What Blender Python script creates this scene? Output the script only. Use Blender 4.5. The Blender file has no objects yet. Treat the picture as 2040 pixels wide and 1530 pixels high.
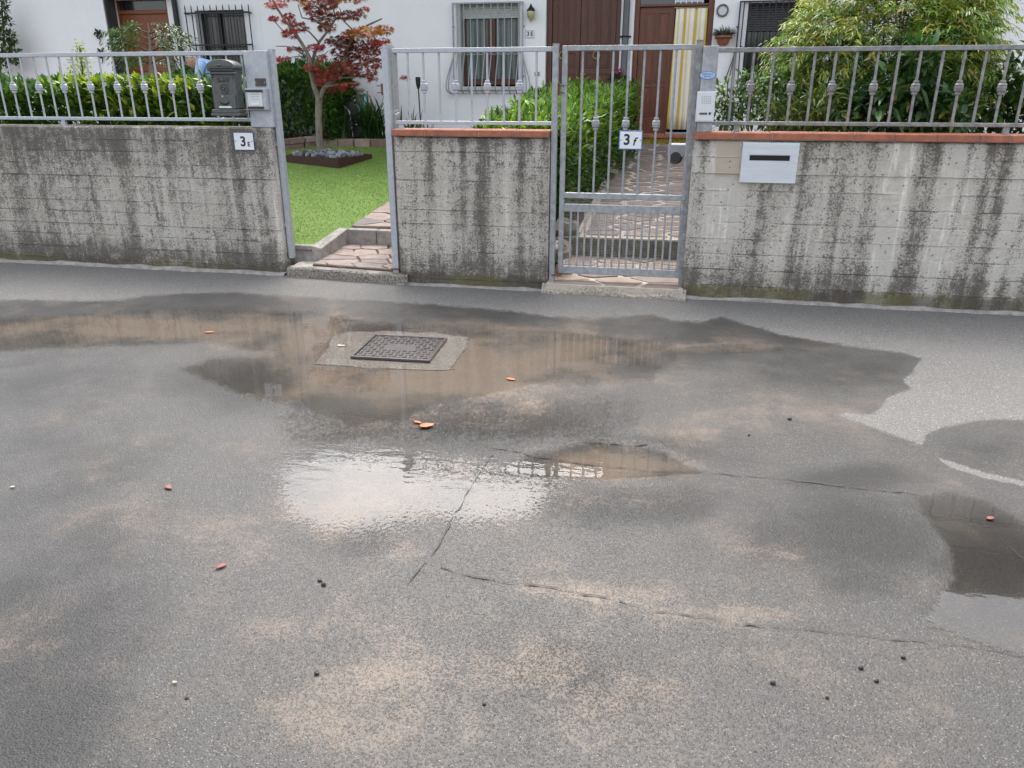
import bpy, math, random
import numpy as np
from mathutils import Vector, Matrix, Euler

random.seed(7); rng = np.random.default_rng(7)
scene = bpy.context.scene
COL = scene.collection
R = math.radians

# ------------------------------------------------------------------ camera
CAM_H = 1.5; YAW = R(11.7); FPX = 1532.0; PITCH = math.atan(582 / FPX)
cam_data = bpy.data.cameras.new('camera')
cam_data.sensor_fit = 'HORIZONTAL'; cam_data.sensor_width = 36.0
cam_data.lens = 36.0 * FPX / 2040.0
cam_data.clip_start = 0.05; cam_data.clip_end = 2000
cam = bpy.data.objects.new('camera', cam_data); COL.objects.link(cam)
cam.location = (0, 0, CAM_H)
cam.rotation_euler = (R(90) - PITCH, 0, YAW)
scene.camera = cam

# ------------------------------------------------------------------ overcast sky and soft sun
SUN_ELEV = R(53); SUN_AZ = R(-10)          # azimuth from +Y clockwise: the brightest cloud stands beyond the houses
world = bpy.data.worlds.new('World'); scene.world = world; world.use_nodes = True
wn = world.node_tree; wn.nodes.clear()
sky = wn.nodes.new('ShaderNodeTexSky'); sky.sky_type = 'NISHITA'; sky.sun_disc = False
sky.sun_elevation = SUN_ELEV; sky.sun_rotation = SUN_AZ
sky.air_density = 1.0; sky.dust_density = 3.5; sky.ozone_density = 1.0
hs = wn.nodes.new('ShaderNodeHueSaturation'); hs.inputs['Saturation'].default_value = 0.36   # cloud cover takes the blue out
bg = wn.nodes.new('ShaderNodeBackground'); bg.inputs['Strength'].default_value = 0.15
wo = wn.nodes.new('ShaderNodeOutputWorld')
wn.links.new(sky.outputs[0], hs.inputs['Color']); wn.links.new(hs.outputs[0], bg.inputs[0]); wn.links.new(bg.outputs[0], wo.inputs[0])
sun_d = bpy.data.lights.new('sun', 'SUN'); sun_d.energy = 0.5; sun_d.angle = R(60); sun_d.color = (1, 0.97, 0.93)
sun = bpy.data.objects.new('sun', sun_d); COL.objects.link(sun)
sd = Vector((math.sin(SUN_AZ) * math.cos(SUN_ELEV), math.cos(SUN_AZ) * math.cos(SUN_ELEV), math.sin(SUN_ELEV)))
sun.rotation_euler = sd.to_track_quat('Z', 'Y').to_euler(); sun.location = sd * 40

scene.view_settings.view_transform = 'Standard'; scene.view_settings.look = 'None'
scene.view_settings.exposure = 1.78; scene.view_settings.gamma = 1.0
scene.view_settings.use_curve_mapping = False
try:
    scene.cycles.max_bounces = 8; scene.cycles.transparent_max_bounces = 16
    scene.cycles.use_denoising = True
except Exception:
    pass

# ------------------------------------------------------------------ survey: photo pixel -> world
_cy, _sy, _cp, _sp = math.cos(YAW), math.sin(YAW), math.cos(PITCH), math.sin(PITCH)
FW = np.array([-_sy * _cp, _cy * _cp, -_sp]); RT = np.array([_cy, _sy, 0.0]); UP = np.cross(RT, FW); CC = np.array([0, 0, CAM_H])
def _ray(x, y): return FW + RT * ((x - 1020) / FPX) - UP * ((y - 765) / FPX)
def at(x, y, Y):
    """point of the plane Y = const seen at photo pixel (x, y)"""
    d = _ray(x, y); return CC + d * (Y / d[1])
def gnd(x, y, z=0.0):
    d = _ray(x, y); return CC + d * ((z - CAM_H) / d[2])
def X(x, y, Y): return float(at(x, y, Y)[0])
def Z(x, y, Y): return float(at(x, y, Y)[2])
def gz(Y): return 0.28 + 0.09 * (Y - 7.0)         # rising garden
def slope(x, y):
    d = _ray(x, y); t = (0.28 - 0.63 - CAM_H) / (d[2] - 0.09 * d[1]); return CC + d * t

# ------------------------------------------------------------------ object helpers
ORG = {}
class MB:
    def __init__(s): s.v = []; s.f = []
    def add(s, vs, fs):
        b = len(s.v); s.v += [tuple(map(float, p)) for p in vs]; s.f += [tuple(i + b for i in f) for f in fs]; return s
    def box(s, x0, x1, y0, y1, z0, z1):
        if x0 > x1: x0, x1 = x1, x0
        if y0 > y1: y0, y1 = y1, y0
        if z0 > z1: z0, z1 = z1, z0
        return s.add([(x0, y0, z0), (x1, y0, z0), (x1, y1, z0), (x0, y1, z0), (x0, y0, z1), (x1, y0, z1), (x1, y1, z1), (x0, y1, z1)],
                     [(0, 3, 2, 1), (4, 5, 6, 7), (0, 1, 5, 4), (1, 2, 6, 5), (2, 3, 7, 6), (3, 0, 4, 7)])
    def tube(s, pts, r, n=8, closed=False):
        pts = [Vector(p) for p in pts]; m = len(pts)
        rs = r if isinstance(r, (list, tuple)) else [r] * m
        b = len(s.v); ref = None
        for i, p in enumerate(pts):
            if closed: t = pts[(i + 1) % m] - pts[i - 1]
            else: t = pts[min(i + 1, m - 1)] - pts[max(i - 1, 0)]
            t.normalize()
            if ref is None:
                ref = Vector((0, 0, 1)) if abs(t.z) < 0.9 else Vector((1, 0, 0))
            u = ref - t * ref.dot(t)
            if u.length < 1e-4: u = t.orthogonal()
            u.normalize(); w = t.cross(u); ref = u
            for k in range(n):
                a = 2 * math.pi * (k + .5) / n
                s.v.append(tuple(p + (u * math.cos(a) + w * math.sin(a)) * rs[i]))
        for i in range(m if closed else m - 1):
            j = (i + 1) % m
            for k in range(n):
                k2 = (k + 1) % n
                s.f.append((b + i * n + k, b + i * n + k2, b + j * n + k2, b + j * n + k))
        if not closed:
            s.f.append(tuple(b + k for k in range(n))[::-1]); s.f.append(tuple(b + (m - 1) * n + k for k in range(n)))
        return s
    def cyl(s, p, q, r, r2=None, n=10): return s.tube([p, q], [r, r if r2 is None else r2], n)
    def lathe(s, c, prof, n=16, axis='z'):
        b = len(s.v); m = len(prof)
        for r, h in prof:
            for k in range(n):
                a = 2 * math.pi * k / n; x, y = r * math.cos(a), r * math.sin(a)
                s.v.append((c[0] + x, c[1] + y, c[2] + h) if axis == 'z' else (c[0] + x, c[1] - h, c[2] + y))
        for i in range(m - 1):
            for k in range(n):
                k2 = (k + 1) % n
                s.f.append((b + i * n + k, b + i * n + k2, b + (i + 1) * n + k2, b + (i + 1) * n + k))
        s.f.append(tuple(b + k for k in range(n))[::-1]); s.f.append(tuple(b + (m - 1) * n + k for k in range(n)))
        return s
    def prism(s, poly, fn0, fn1):
        """poly: 2-D outline; fn0, fn1 map a 2-D point to the two end faces"""
        n = len(poly); b = len(s.v)
        s.v += [tuple(map(float, fn0(p))) for p in poly] + [tuple(map(float, fn1(p))) for p in poly]
        s.f.append(tuple(b + i for i in range(n))[::-1]); s.f.append(tuple(b + n + i for i in range(n)))
        for i in range(n):
            j = (i + 1) % n; s.f.append((b + i, b + j, b + n + j, b + n + i))
        return s
    def ball(s, c, r, n=12, m=8):
        r = r if isinstance(r, (list, tuple)) else (r, r, r)
        b = len(s.v)
        for i in range(m + 1):
            th = math.pi * i / m
            for k in range(n):
                a = 2 * math.pi * k / n
                s.v.append((c[0] + r[0] * math.sin(th) * math.cos(a), c[1] + r[1] * math.sin(th) * math.sin(a), c[2] - r[2] * math.cos(th)))
        for i in range(m):
            for k in range(n):
                k2 = (k + 1) % n
                s.f.append((b + i * n + k, b + i * n + k2, b + (i + 1) * n + k2, b + (i + 1) * n + k))
        return s
    def mesh(s, name, m, org=(0, 0, 0), smooth=False):
        me = bpy.data.meshes.new(name)
        me.from_pydata([(x - org[0], y - org[1], z - org[2]) for x, y, z in s.v], [], s.f)
        me.validate(clean_customdata=False); me.update()
        if m is not None: me.materials.append(m)
        if smooth:
            me.polygons.foreach_set('use_smooth', [True] * len(me.polygons))
            try: me.set_sharp_from_angle(angle=R(40))
            except Exception: pass
        return me
    def build(s, name, m, parent=None, smooth=False, bevel=0.0, kind=None, label=None):
        org = ORG.get(parent.name, (0, 0, 0)) if parent else (0, 0, 0)
        o = link(name, s.mesh(name, m, org, smooth), parent)
        if bevel:
            md = o.modifiers.new('bevel', 'BEVEL'); md.width = bevel; md.segments = 2; md.limit_method = 'ANGLE'
        if kind: o['kind'] = kind
        if label: o['label'] = label
        return o
def link(name, me, parent=None, loc=None, rot=None, scale=None):
    o = bpy.data.objects.new(name, me); COL.objects.link(o)
    if parent: o.parent = parent; ORG[o.name] = ORG.get(parent.name, (0, 0, 0))
    if loc is not None:
        g = ORG.get(parent.name, (0, 0, 0)) if parent else (0, 0, 0)
        o.location = (loc[0] - g[0], loc[1] - g[1], loc[2] - g[2])
    if rot is not None: o.rotation_euler = rot
    if scale is not None: o.scale = scale if isinstance(scale, (tuple, list)) else (scale,) * 3
    return o
def thing(name, label, cat, loc=(0, 0, 0), group=None):
    o = bpy.data.objects.new(name, None); COL.objects.link(o); o.empty_display_size = 0.1
    o.location = tuple(map(float, loc)); ORG[o.name] = tuple(map(float, loc))
    return tag(o, label, cat, group)
def tag(o, label, cat=None, group=None, kind=None):
    if label: o['label'] = label
    if cat: o['category'] = cat
    if group: o['group'] = group
    if kind: o['kind'] = kind
    return o
def struct(o): o['kind'] = 'structure'; return o
def copy_tree(o, parent=None):
    c = o.copy(); COL.objects.link(c); c.parent = parent
    ORG[c.name] = ORG.get(o.name, (0, 0, 0))
    for ch in list(o.children): copy_tree(ch, c)
    return c
def fast_mesh(name, V, F, mats, cols=None, smooth=False):
    """V (n,3), F (m,k) faces of one size, cols (n,3) -> colour attribute 'tint'"""
    me = bpy.data.meshes.new(name); k = F.shape[1]
    me.vertices.add(len(V)); me.vertices.foreach_set('co', np.ascontiguousarray(V, dtype=np.float32).ravel())
    me.loops.add(F.size); me.loops.foreach_set('vertex_index', np.ascontiguousarray(F, dtype=np.int32).ravel())
    me.polygons.add(len(F)); me.polygons.foreach_set('loop_start', np.arange(0, F.size, k, dtype=np.int32))
    if smooth: me.polygons.foreach_set('use_smooth', np.ones(len(F), dtype=bool))
    me.update(calc_edges=True)
    for m in mats: me.materials.append(m)
    if cols is not None:
        a = me.color_attributes.new('tint', 'FLOAT_COLOR', 'POINT')
        a.data.foreach_set('color', np.concatenate([cols, np.ones((len(cols), 1))], 1).astype(np.float32).ravel())
    return me
def text_mesh(txt, size, m, depth=0.002, bold=0.0, shear=0.0):
    cu = bpy.data.curves.new('lettering', 'FONT'); cu.body = txt; cu.size = size; cu.extrude = depth
    cu.offset = bold; cu.shear = shear; cu.align_x = 'CENTER'; cu.align_y = 'CENTER'; cu.resolution_u = 4
    o = bpy.data.objects.new('lettering', cu); COL.objects.link(o)
    bpy.context.view_layer.update()
    me = bpy.data.meshes.new_from_object(o.evaluated_get(bpy.context.evaluated_depsgraph_get()))
    bpy.data.objects.remove(o); me.transform(Matrix.Rotation(R(90), 4, 'X'))
    me.materials.clear(); me.materials.append(m)
    return me

# ------------------------------------------------------------------ materials
class NT:
    def __init__(s, name):
        s.m = bpy.data.materials.new(name); s.m.use_nodes = True; s.t = s.m.node_tree; s.t.nodes.clear()
        s.out = s.t.nodes.new('ShaderNodeOutputMaterial')
    def n(s, typ, props=None, **ins):
        nd = s.t.nodes.new('ShaderNode' + typ)
        for k, v in (props or {}).items(): setattr(nd, k, v)
        for k, v in ins.items():
            key = int(k[1:]) if k[0] == 'i' and k[1:].isdigit() else k.replace('_', ' ')
            s.set(nd, key, v)
        return nd
    def set(s, nd, key, v):
        if isinstance(v, bpy.types.NodeSocket): s.t.links.new(v, nd.inputs[key])
        else:
            if isinstance(v, tuple) and len(v) == 3 and nd.inputs[key].type == 'RGBA': v = (*v, 1)
            nd.inputs[key].default_value = v
    def math(s, op, a, b=0.0, c=None, clamp=False):
        nd = s.n('Math', {'operation': op, 'use_clamp': clamp}, i0=a, i1=b)
        if c is not None: s.set(nd, 2, c)
        return nd.outputs[0]
    def mix(s, f, a, b, blend='MIX'):
        nd = s.n('Mix', {'data_type': 'RGBA', 'blend_type': blend})
        s.set(nd, 0, f); s.set(nd, 6, a); s.set(nd, 7, b); return nd.outputs[2]
    def mixf(s, f, a, b):
        nd = s.n('Mix', {'data_type': 'FLOAT'}); s.set(nd, 0, f); s.set(nd, 2, a); s.set(nd, 3, b); return nd.outputs[0]
    def ss(s, x, a, b):
        return s.n('MapRange', {'interpolation_type': 'SMOOTHSTEP'}, i0=x, i1=a, i2=b, i3=0.0, i4=1.0).outputs[0]
    def pos(s, sc=(1, 1, 1), obj=False):
        src = s.n('TexCoord').outputs['Object'] if obj else s.n('NewGeometry').outputs['Position']
        return s.n('Mapping', None, Vector=src, Scale=sc).outputs[0]
    def noise(s, vec, scale, detail=3.0, rough=0.6):
        return s.n('TexNoise', None, Vector=vec, Scale=scale, Detail=detail, Roughness=rough).outputs[0]
    def ramp(s, fac, stops):
        nd = s.n('ValToRGB'); s.set(nd, 0, fac); el = nd.color_ramp.elements
        while len(el) < len(stops): el.new(0.5)
        for e, (p, c) in zip(el, stops): e.position = p; e.color = (*c, 1) if len(c) == 3 else c
        return nd.outputs[0]
    def attr(s, name): return s.n('Attribute', {'attribute_name': name})
    def bump(s, h, dist=0.003, strength=1.0, normal=None):
        nd = s.n('Bump', None, Height=h, Distance=dist, Strength=strength)
        if normal is not None: s.set(nd, 'Normal', normal)
        return nd.outputs[0]
    def bsdf(s, **ins):
        b = s.n('BsdfPrincipled', None, **ins); s.t.links.new(b.outputs[0], s.out.inputs[0]); return b

def plain(name, c, rough=0.5, metal=0.0, var=0.25, scale=12.0, bump=0.0, bscale=60.0, stretch=(1, 1, 1), obj=False, coat=0.0):
    """colour with a little uneven wear"""
    t = NT(name); p = t.pos(stretch, obj)
    a = t.noise(p, scale, 5.0, 0.65)
    col = t.mix(t.ss(a, 0.3, 0.75), tuple(x * (1 - var) for x in c), tuple(min(1, x * (1 + var * .6)) for x in c))
    kw = dict(Base_Color=col, Roughness=t.mixf(a, max(rough - .12, .03), min(rough + .12, 1)), Metallic=metal)
    if coat: kw['Coat_Weight'] = coat; kw['Coat_Roughness'] = .15
    if bump: kw['Normal'] = t.bump(t.noise(p, bscale, 4.0), bump)
    t.bsdf(**kw); return t.m

def leafy(name, rough=0.38, trans=0.3, spec=0.45):
    t = NT(name); c = t.attr('tint').outputs[0]
    a = t.noise(t.pos(), 45, 2.0)
    col = t.mix(1.0, c, t.ramp(a, [(.2, (.72, .72, .72)), (.8, (1.2, 1.2, 1.2))]), 'MULTIPLY')
    b = t.n('BsdfPrincipled', None, Base_Color=col, Roughness=rough, Specular_IOR_Level=spec)
    tr = t.n('BsdfTranslucent', None, Color=t.mix(1.0, col, (1.25, 1.3, .6), 'MULTIPLY'))
    mx = t.n('MixShader', None, i0=trans, i1=b.outputs[0], i2=tr.outputs[0]); t.t.links.new(mx.outputs[0], t.out.inputs[0])
    return t.m

M = {}
M['plaster'] = plain('white_plaster', (.84, .84, .84), .85, var=.04, scale=1.3, bump=.002, bscale=90)
M['plaster_grey'] = plain('grey_plaster', (.62, .62, .62), .85, var=.06, scale=1.3, bump=.002, bscale=90)
M['steel'] = plain('painted_steel', (.44, .46, .49), .42, .25, var=.14, scale=30)
M['steel_old'] = plain('weathered_steel', (.27, .265, .26), .5, .3, var=.4, scale=22)
M['steel_gate'] = plain('gate_steel', (.35, .36, .37), .45, .3, var=.25, scale=25)
M['rust'] = plain('rusty_iron', (.20, .09, .06), .75, .2, var=.4, scale=60)
M['corten'] = plain('corten_steel', (.075, .03, .022), .7, .1, var=.35, scale=25)
M['terracotta'] = plain('terracotta', (.36, .125, .07), .7, var=.3, scale=14, bump=.001, bscale=120)
M['brown_wood'] = plain('brown_wood', (.10, .03, .014), .42, var=.45, scale=9, stretch=(9, 9, .5), bump=.0006, bscale=20)
M['brown_wood2'] = plain('reddish_wood', (.15, .043, .016), .4, var=.45, scale=9, stretch=(9, 9, .5), bump=.0006, bscale=20)
M['orange_wood'] = plain('orange_wood', (.22, .065, .022), .5, var=.2, scale=6, stretch=(6, 6, .5))
M['black_iron'] = plain('black_iron', (.025, .025, .028), .5, .3, var=.3, scale=40)
M['grey_iron'] = plain('grey_iron', (.32, .34, .36), .5, .2, var=.2, scale=40)
M['anthracite'] = plain('anthracite_paint', (.105, .11, .105), .5, .2, var=.2, scale=40)
M['white_plastic'] = plain('white_plastic', (.66, .67, .67), .4, var=.06, scale=20)
M['grey_plastic'] = plain('grey_plastic', (.36, .38, .4), .5, var=.12, scale=15)
M['dark_plastic'] = plain('dark_plastic', (.03, .03, .033), .45, var=.2, scale=15)
M['dark'] = plain('dark_gap', (.012, .011, .01), .8, var=.2)
M['enamel'] = plain('white_enamel', (.78, .79, .8), .25, var=.05, scale=20, coat=.4)
M['blue_enamel'] = plain('blue_enamel', (.06, .15, .42), .3, var=.1)
M['navy'] = plain('navy_enamel', (.012, .018, .05), .35, var=.1)
M['pale_blue'] = plain('pale_blue_enamel', (.38, .5, .68), .35, var=.1)
M['brass'] = plain('old_brass', (.30, .25, .12), .4, .6, var=.3, scale=40)
M['amber_glass'] = plain('amber_glass', (.42, .40, .22), .15, var=.2, coat=.5)
M['pipe'] = plain('pipe_grey', (.12, .125, .135), .45, .2, var=.2)
M['shutter'] = plain('dark_shutter', (.055, .058, .062), .5, var=.15)
M['pale_shutter'] = plain('pale_shutter', (.50, .52, .50), .5, var=.1)
M['pane'] = plain('window_glass', (.018, .02, .021), .06, var=.2, coat=.6)
M['marble'] = plain('pale_sill_stone', (.55, .55, .54), .5, var=.1)
M['bark'] = plain('grey_bark', (.24, .2, .16), .85, var=.35, scale=18, stretch=(1, 1, .4), bump=.004, bscale=50)
M['twig'] = plain('dark_twig', (.09, .06, .045), .8, var=.3)
M['soil'] = plain('garden_soil', (.075, .05, .036), .95, var=.4, scale=8, bump=.02, bscale=25)
M['soil_red'] = plain('reddish_soil', (.16, .085, .062), .95, var=.35, scale=10, bump=.015, bscale=35)
M['brick'] = plain('weathered_brick', (.30, .19, .15), .85, var=.45, scale=16, bump=.004, bscale=60)
M['mortar'] = plain('cream_mortar', (.50, .44, .36), .9, var=.2, scale=20, bump=.003, bscale=90)
M['mortar_grey'] = plain('grey_mortar', (.36, .33, .30), .9, var=.3, scale=16, bump=.006, bscale=60)
M['teal'] = plain('teal_hose', (.03, .26, .22), .4, var=.2)
M['orange'] = plain('orange_plastic', (.6, .12, .04), .4, var=.15)
M['skin'] = plain('skin', (.46, .27, .2), .5, var=.1)
M['hair'] = plain('grey_hair', (.42, .41, .4), .7, var=.3, scale=60)
M['shirt'] = plain('light_blue_cloth', (.33, .5, .78), .8, var=.1, scale=8, bump=.004, bscale=14)
M['trousers'] = plain('dark_cloth', (.06, .065, .08), .85, var=.1)
M['stone_grey'] = plain('slate_pebble', (.22, .225, .235), .8, var=.45, scale=20, bump=.004, bscale=50)
M['rock'] = plain('rough_rock', (.30, .26, .21), .9, var=.4, scale=14, bump=.01, bscale=30)
M['roof_tile'] = plain('red_roof_tile', (.28, .1, .06), .8, var=.3)
M['soffit'] = plain('brown_soffit', (.10, .065, .04), .7, var=.25, stretch=(1, 8, 1))
M['moss_riser'] = plain('mossy_yellow_stone', (.30, .22, .03), .95, var=.6, scale=22, bump=.008, bscale=50)
M['leaf_orange'] = plain('orange_dead_leaf', (.52, .14, .045), .5, var=.25, scale=40)
M['leaf_red'] = plain('red_dead_leaf', (.24, .07, .05), .55, var=.25, scale=40)
M['leaf_pale'] = plain('pale_dead_leaf', (.5, .4, .28), .6, var=.2, scale=40)
M['cast_iron'] = plain('wet_cast_iron', (.05, .043, .042), .3, .5, var=.35, scale=30, coat=.5)
M['berry'] = plain('dark_grit', (.02, .018, .017), .45, var=.3)
M['crack'] = plain('dark_joint', (.045, .044, .042), .7, var=.5, scale=50)
M['magenta'] = plain('magenta_petal', (.5, .03, .18), .6, var=.2)
M['leaf'] = leafy('leaf'); M['leaf_glossy'] = leafy('glossy_leaf', .3, .22, .5); M['leaf_maple'] = leafy('maple_leaf', .5, .35, .3)
M['grass'] = leafy('grass_blade', .6, .2, .2)

def stone_mat(name, stops):
    t = NT(name); r = t.n('ObjectInfo').outputs['Random']
    c = t.ramp(r, stops); p = t.pos()
    a = t.noise(p, 9, 5, .65); b = t.noise(p, 70, 3)
    c = t.mix(1.0, c, t.ramp(a, [(.25, (.68, .68, .69)), (.75, (1.15, 1.13, 1.1))]), 'MULTIPLY')
    t.bsdf(Base_Color=c, Roughness=.72, Normal=t.bump(t.math('ADD', b, a), .004)); return t.m
M['flag_pink'] = stone_mat('pinkish_porphyry', [(0, (.30, .225, .19)), (.35, (.34, .26, .215)), (.62, (.27, .21, .185)), (.8, (.19, .16, .15)), (1, (.36, .285, .235))])
M['flag_grey'] = stone_mat('grey_brown_porphyry', [(0, (.21, .165, .145)), (.4, (.26, .20, .175)), (.7, (.18, .15, .14)), (1, (.31, .24, .20))])

def curtain_mat():
    t = NT('striped_curtain')
    p = t.n('TexCoord').outputs['Object']; x = t.n('SeparateXYZ', None, i0=p).outputs[0]
    u = t.math('FRACT', t.math('MULTIPLY', x, 1 / .155))
    c = t.ramp(u, [(0, (.62, .42, .07)), (.10, (.62, .42, .07)), (.13, (.74, .72, .62)), (.30, (.74, .72, .62)), (.33, (.66, .56, .30)), (.45, (.66, .56, .30)), (.48, (.76, .74, .66)), (.80, (.74, .72, .62)), (.84, (.45, .42, .36)), (.9, (.62, .42, .07)), (1, (.62, .42, .07))])
    t.bsdf(Base_Color=c, Roughness=.85); return t.m
M['curtain'] = curtain_mat()
def lace_mat():
    t = NT('net_curtain'); p = t.pos((1, 1, 1))
    x = t.n('SeparateXYZ', None, i0=p).outputs[0]
    w = t.math('SINE', t.math('MULTIPLY', x, 75)); a = t.noise(p, 6)
    c = t.mix(t.ss(t.math('ADD', w, t.math('MULTIPLY', a, 1.5)), -.8, 1.8), (.045, .06, .055), (.15, .185, .17))
    t.bsdf(Base_Color=c, Roughness=.6, Coat_Weight=.4, Coat_Roughness=.05); return t.m
M['net'] = lace_mat()

def concrete():
    """board-marked concrete; 'stain' = run-down grime, 'moss' = damp green foot, 'patch' = smooth repair"""
    t = NT('board_marked_concrete'); p = t.pos()
    st = t.attr('stain').outputs['Fac']; mo = t.attr('moss').outputs['Fac']; pa = t.attr('patch').outputs['Fac']
    big = t.noise(p, 2.2, 4); mid = t.noise(p, 13, 5, .7); fine = t.noise(p, 75, 5, .75); vfine = t.noise(p, 190, 3, .7)
    streak = t.noise(t.pos((16, 16, 1.1)), 1.0, 5, .65)
    base = t.mix(t.ss(mid, .3, .7), (.42, .38, .325), (.62, .575, .505))
    base = t.mix(t.ss(big, .35, .7), base, (.51, .475, .425))
    base = t.mix(t.math('MULTIPLY', t.ss(streak, .47, .34), t.ss(st, .42, .12)), base, (.72, .685, .62))
    base = t.mix(pa, base, (.46, .40, .32))
    nz = t.math('ADD', t.math('MULTIPLY', t.math('SUBTRACT', fine, .5), 2.6), t.math('MULTIPLY', t.math('SUBTRACT', mid, .5), 2.0))
    nz = t.math('ADD', nz, t.math('ADD', t.math('MULTIPLY', t.math('SUBTRACT', vfine, .5), 1.8), t.math('MULTIPLY', t.math('SUBTRACT', streak, .5), 1.3)))
    k = t.math('ADD', nz, t.math('SUBTRACT', st, .36))
    base = t.mix(t.math('MULTIPLY', t.ss(t.math('ADD', st, t.math('MULTIPLY', t.math('SUBTRACT', streak, .5), .8)), .15, 1.0), .62), base, (.20, .18, .155))
    grime = t.math('MULTIPLY', t.ss(k, -.08, .42), t.math('SUBTRACT', 1.0, t.math('MULTIPLY', pa, .8)))
    dark = t.mix(t.ss(vfine, .38, .62), (.032, .027, .022), (.11, .09, .072))
    c = t.mix(t.math('MULTIPLY', grime, .82), base, dark)
    # round lichen spots
    vo = t.n('TexVoronoi', {'feature': 'F1'}, Vector=p, Scale=26.0, Randomness=1.0)
    sp = t.math('MULTIPLY', t.math('SUBTRACT', 1.0, t.ss(t.math('ADD', vo.outputs['Distance'], t.math('MULTIPLY', fine, .25)), .26, .36)), t.ss(t.math('ADD', t.n('SeparateColor', None, i0=vo.outputs['Color']).outputs[0], t.math('MULTIPLY', st, .35)), .55, .75))
    c = t.mix(t.math('MULTIPLY', sp, .72), c, (.06, .055, .05))
    g = t.ss(t.math('ADD', mo, t.math('MULTIPLY', t.math('SUBTRACT', mid, .5), 1.3)), .45, .95)
    c = t.mix(t.math('MULTIPLY', g, .72), c, t.mix(t.ss(big, .42, .6), (.062, .05, .038), (.105, .095, .028)))
    h = t.math('ADD', t.math('ADD', t.math('MULTIPLY', fine, .6), t.math('MULTIPLY', vfine, .5)), t.math('MULTIPLY', mid, .6))
    t.bsdf(Base_Color=c, Roughness=.88, Normal=t.bump(h, t_d))
    return t.m
t_d = .005
M['concrete'] = concrete()

def asphalt():
    t = NT('asphalt'); p = t.pos()
    wet = t.attr('wet').outputs['Fac']; wat = t.attr('water').outputs['Fac']; silt_and_shine = t.attr('silt_and_shine').outputs['Fac']; damp = t.attr('damp').outputs['Fac']
    nb = t.noise(p, 7, 5, .7); nm = t.noise(p, 30, 4, .7); nf = t.noise(p, 160, 3, .7); lar = t.noise(p, 1.1, 4)
    vo = t.n('TexVoronoi', {'feature': 'F1'}, Vector=p, Scale=165.0, Randomness=1.0)
    rnd = t.n('SeparateColor', None, i0=vo.outputs['Color'])
    vo2 = t.n('TexVoronoi', {'feature': 'F1'}, Vector=t.pos((1, 1.25, 1)), Scale=105.0, Randomness=1.0)
    rnd2 = t.n('SeparateColor', None, i0=vo2.outputs['Color'])
    agg = t.math('SUBTRACT', 1.0, t.ss(t.math('ADD', vo.outputs['Distance'], t.math('MULTIPLY', t.math('SUBTRACT', nf, .5), .5)), .12, .70))
    agg2 = t.math('MULTIPLY', t.math('SUBTRACT', 1.0, t.ss(t.math('ADD', vo2.outputs['Distance'], t.math('MULTIPLY', t.math('SUBTRACT', nf, .5), .6)), .16, .40)), t.math('MULTIPLY', t.ss(rnd2.outputs[0], .84, .90), t.ss(nm, .38, .55)))
    pit = t.math('MULTIPLY', t.math('SUBTRACT', 1.0, t.ss(vo2.outputs['Distance'], .15, .45)), t.ss(rnd2.outputs[2], .90, .95))
    stone = t.ramp(rnd.outputs[0], [(0, (.06, .059, .057)), (.18, (.13, .127, .122)), (.65, (.185, .18, .172)), (.88, (.28, .272, .26)), (1, (.52, .50, .47))])
    dry = t.mix(agg, (.10, .098, .094), stone)
    dry = t.mix(t.math('MULTIPLY', agg2, .85), dry, t.mix(rnd2.outputs[1], (.26, .25, .235), (.56, .54, .51)))
    dry = t.mix(t.math('MULTIPLY', pit, .7), dry, (.03, .03, .029))
    dry = t.mix(t.math('MULTIPLY', t.ss(lar, .35, .75), .25), dry, (.22, .21, .195))
    e = t.math('ADD', t.math('MULTIPLY', t.math('SUBTRACT', nb, .5), .30), t.math('MULTIPLY', t.math('SUBTRACT', nm, .5), .45))
    w = t.ss(t.math('ADD', wet, e), .43, .57)
    d = t.math('MULTIPLY', w, t.ss(t.math('ADD', damp, t.math('ADD', t.math('MULTIPLY', e, .8), t.math('MULTIPLY', t.math('SUBTRACT', t.noise(p, 2.9, 4, .6), .5), 1.3))), .12, .95))
    sl = t.ss(t.math('SUBTRACT', t.math('ADD', silt_and_shine, t.math('MULTIPLY', t.math('ADD', e, t.math('MULTIPLY', t.math('SUBTRACT', t.noise(p, 2.3, 5, .65), .5), 2.2)), 1.25)), t.math('MULTIPLY', agg, .3)), .10, 1.0)
    dusty = t.mix(.22, t.mix(1.0, dry, (1.1, 1.08, 1.04), 'MULTIPLY'), (.23, .222, .208))                                         # dried film of dust
    wetc = t.mix(1.0, dry, (.44, .427, .411), 'MULTIPLY')
    dampc = t.mix(1.0, dry, (.135, .132, .129), 'MULTIPLY')
    c = t.mix(w, dusty, wetc); c = t.mix(d, c, dampc); 
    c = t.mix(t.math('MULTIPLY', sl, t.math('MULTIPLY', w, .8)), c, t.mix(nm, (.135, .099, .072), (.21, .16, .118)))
    h = t.math('ADD', t.math('MULTIPLY', agg, .7), t.math('ADD', t.math('MULTIPLY', rnd.outputs[1], t.math('MULTIPLY', agg, .6)), t.math('ADD', t.math('MULTIPLY', agg2, .5), t.math('MULTIPLY', nf, .5))))
    h = t.math('MULTIPLY', h, t.math('SUBTRACT', 1.0, t.math('MULTIPLY', sl, .55)))
    nrm = t.bump(h, .0013)
    t.bsdf(Base_Color=c, Roughness=t.mixf(w, .9, .5), Normal=nrm, Specular_IOR_Level=.3, Coat_Weight=t.math('MULTIPLY', w, t.mixf(d, .13, .10)), Coat_IOR=1.33,
           Coat_Roughness=.3, Coat_Normal=t.bump(h, .0005))
    return t.m
M['asphalt'] = asphalt()

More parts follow.
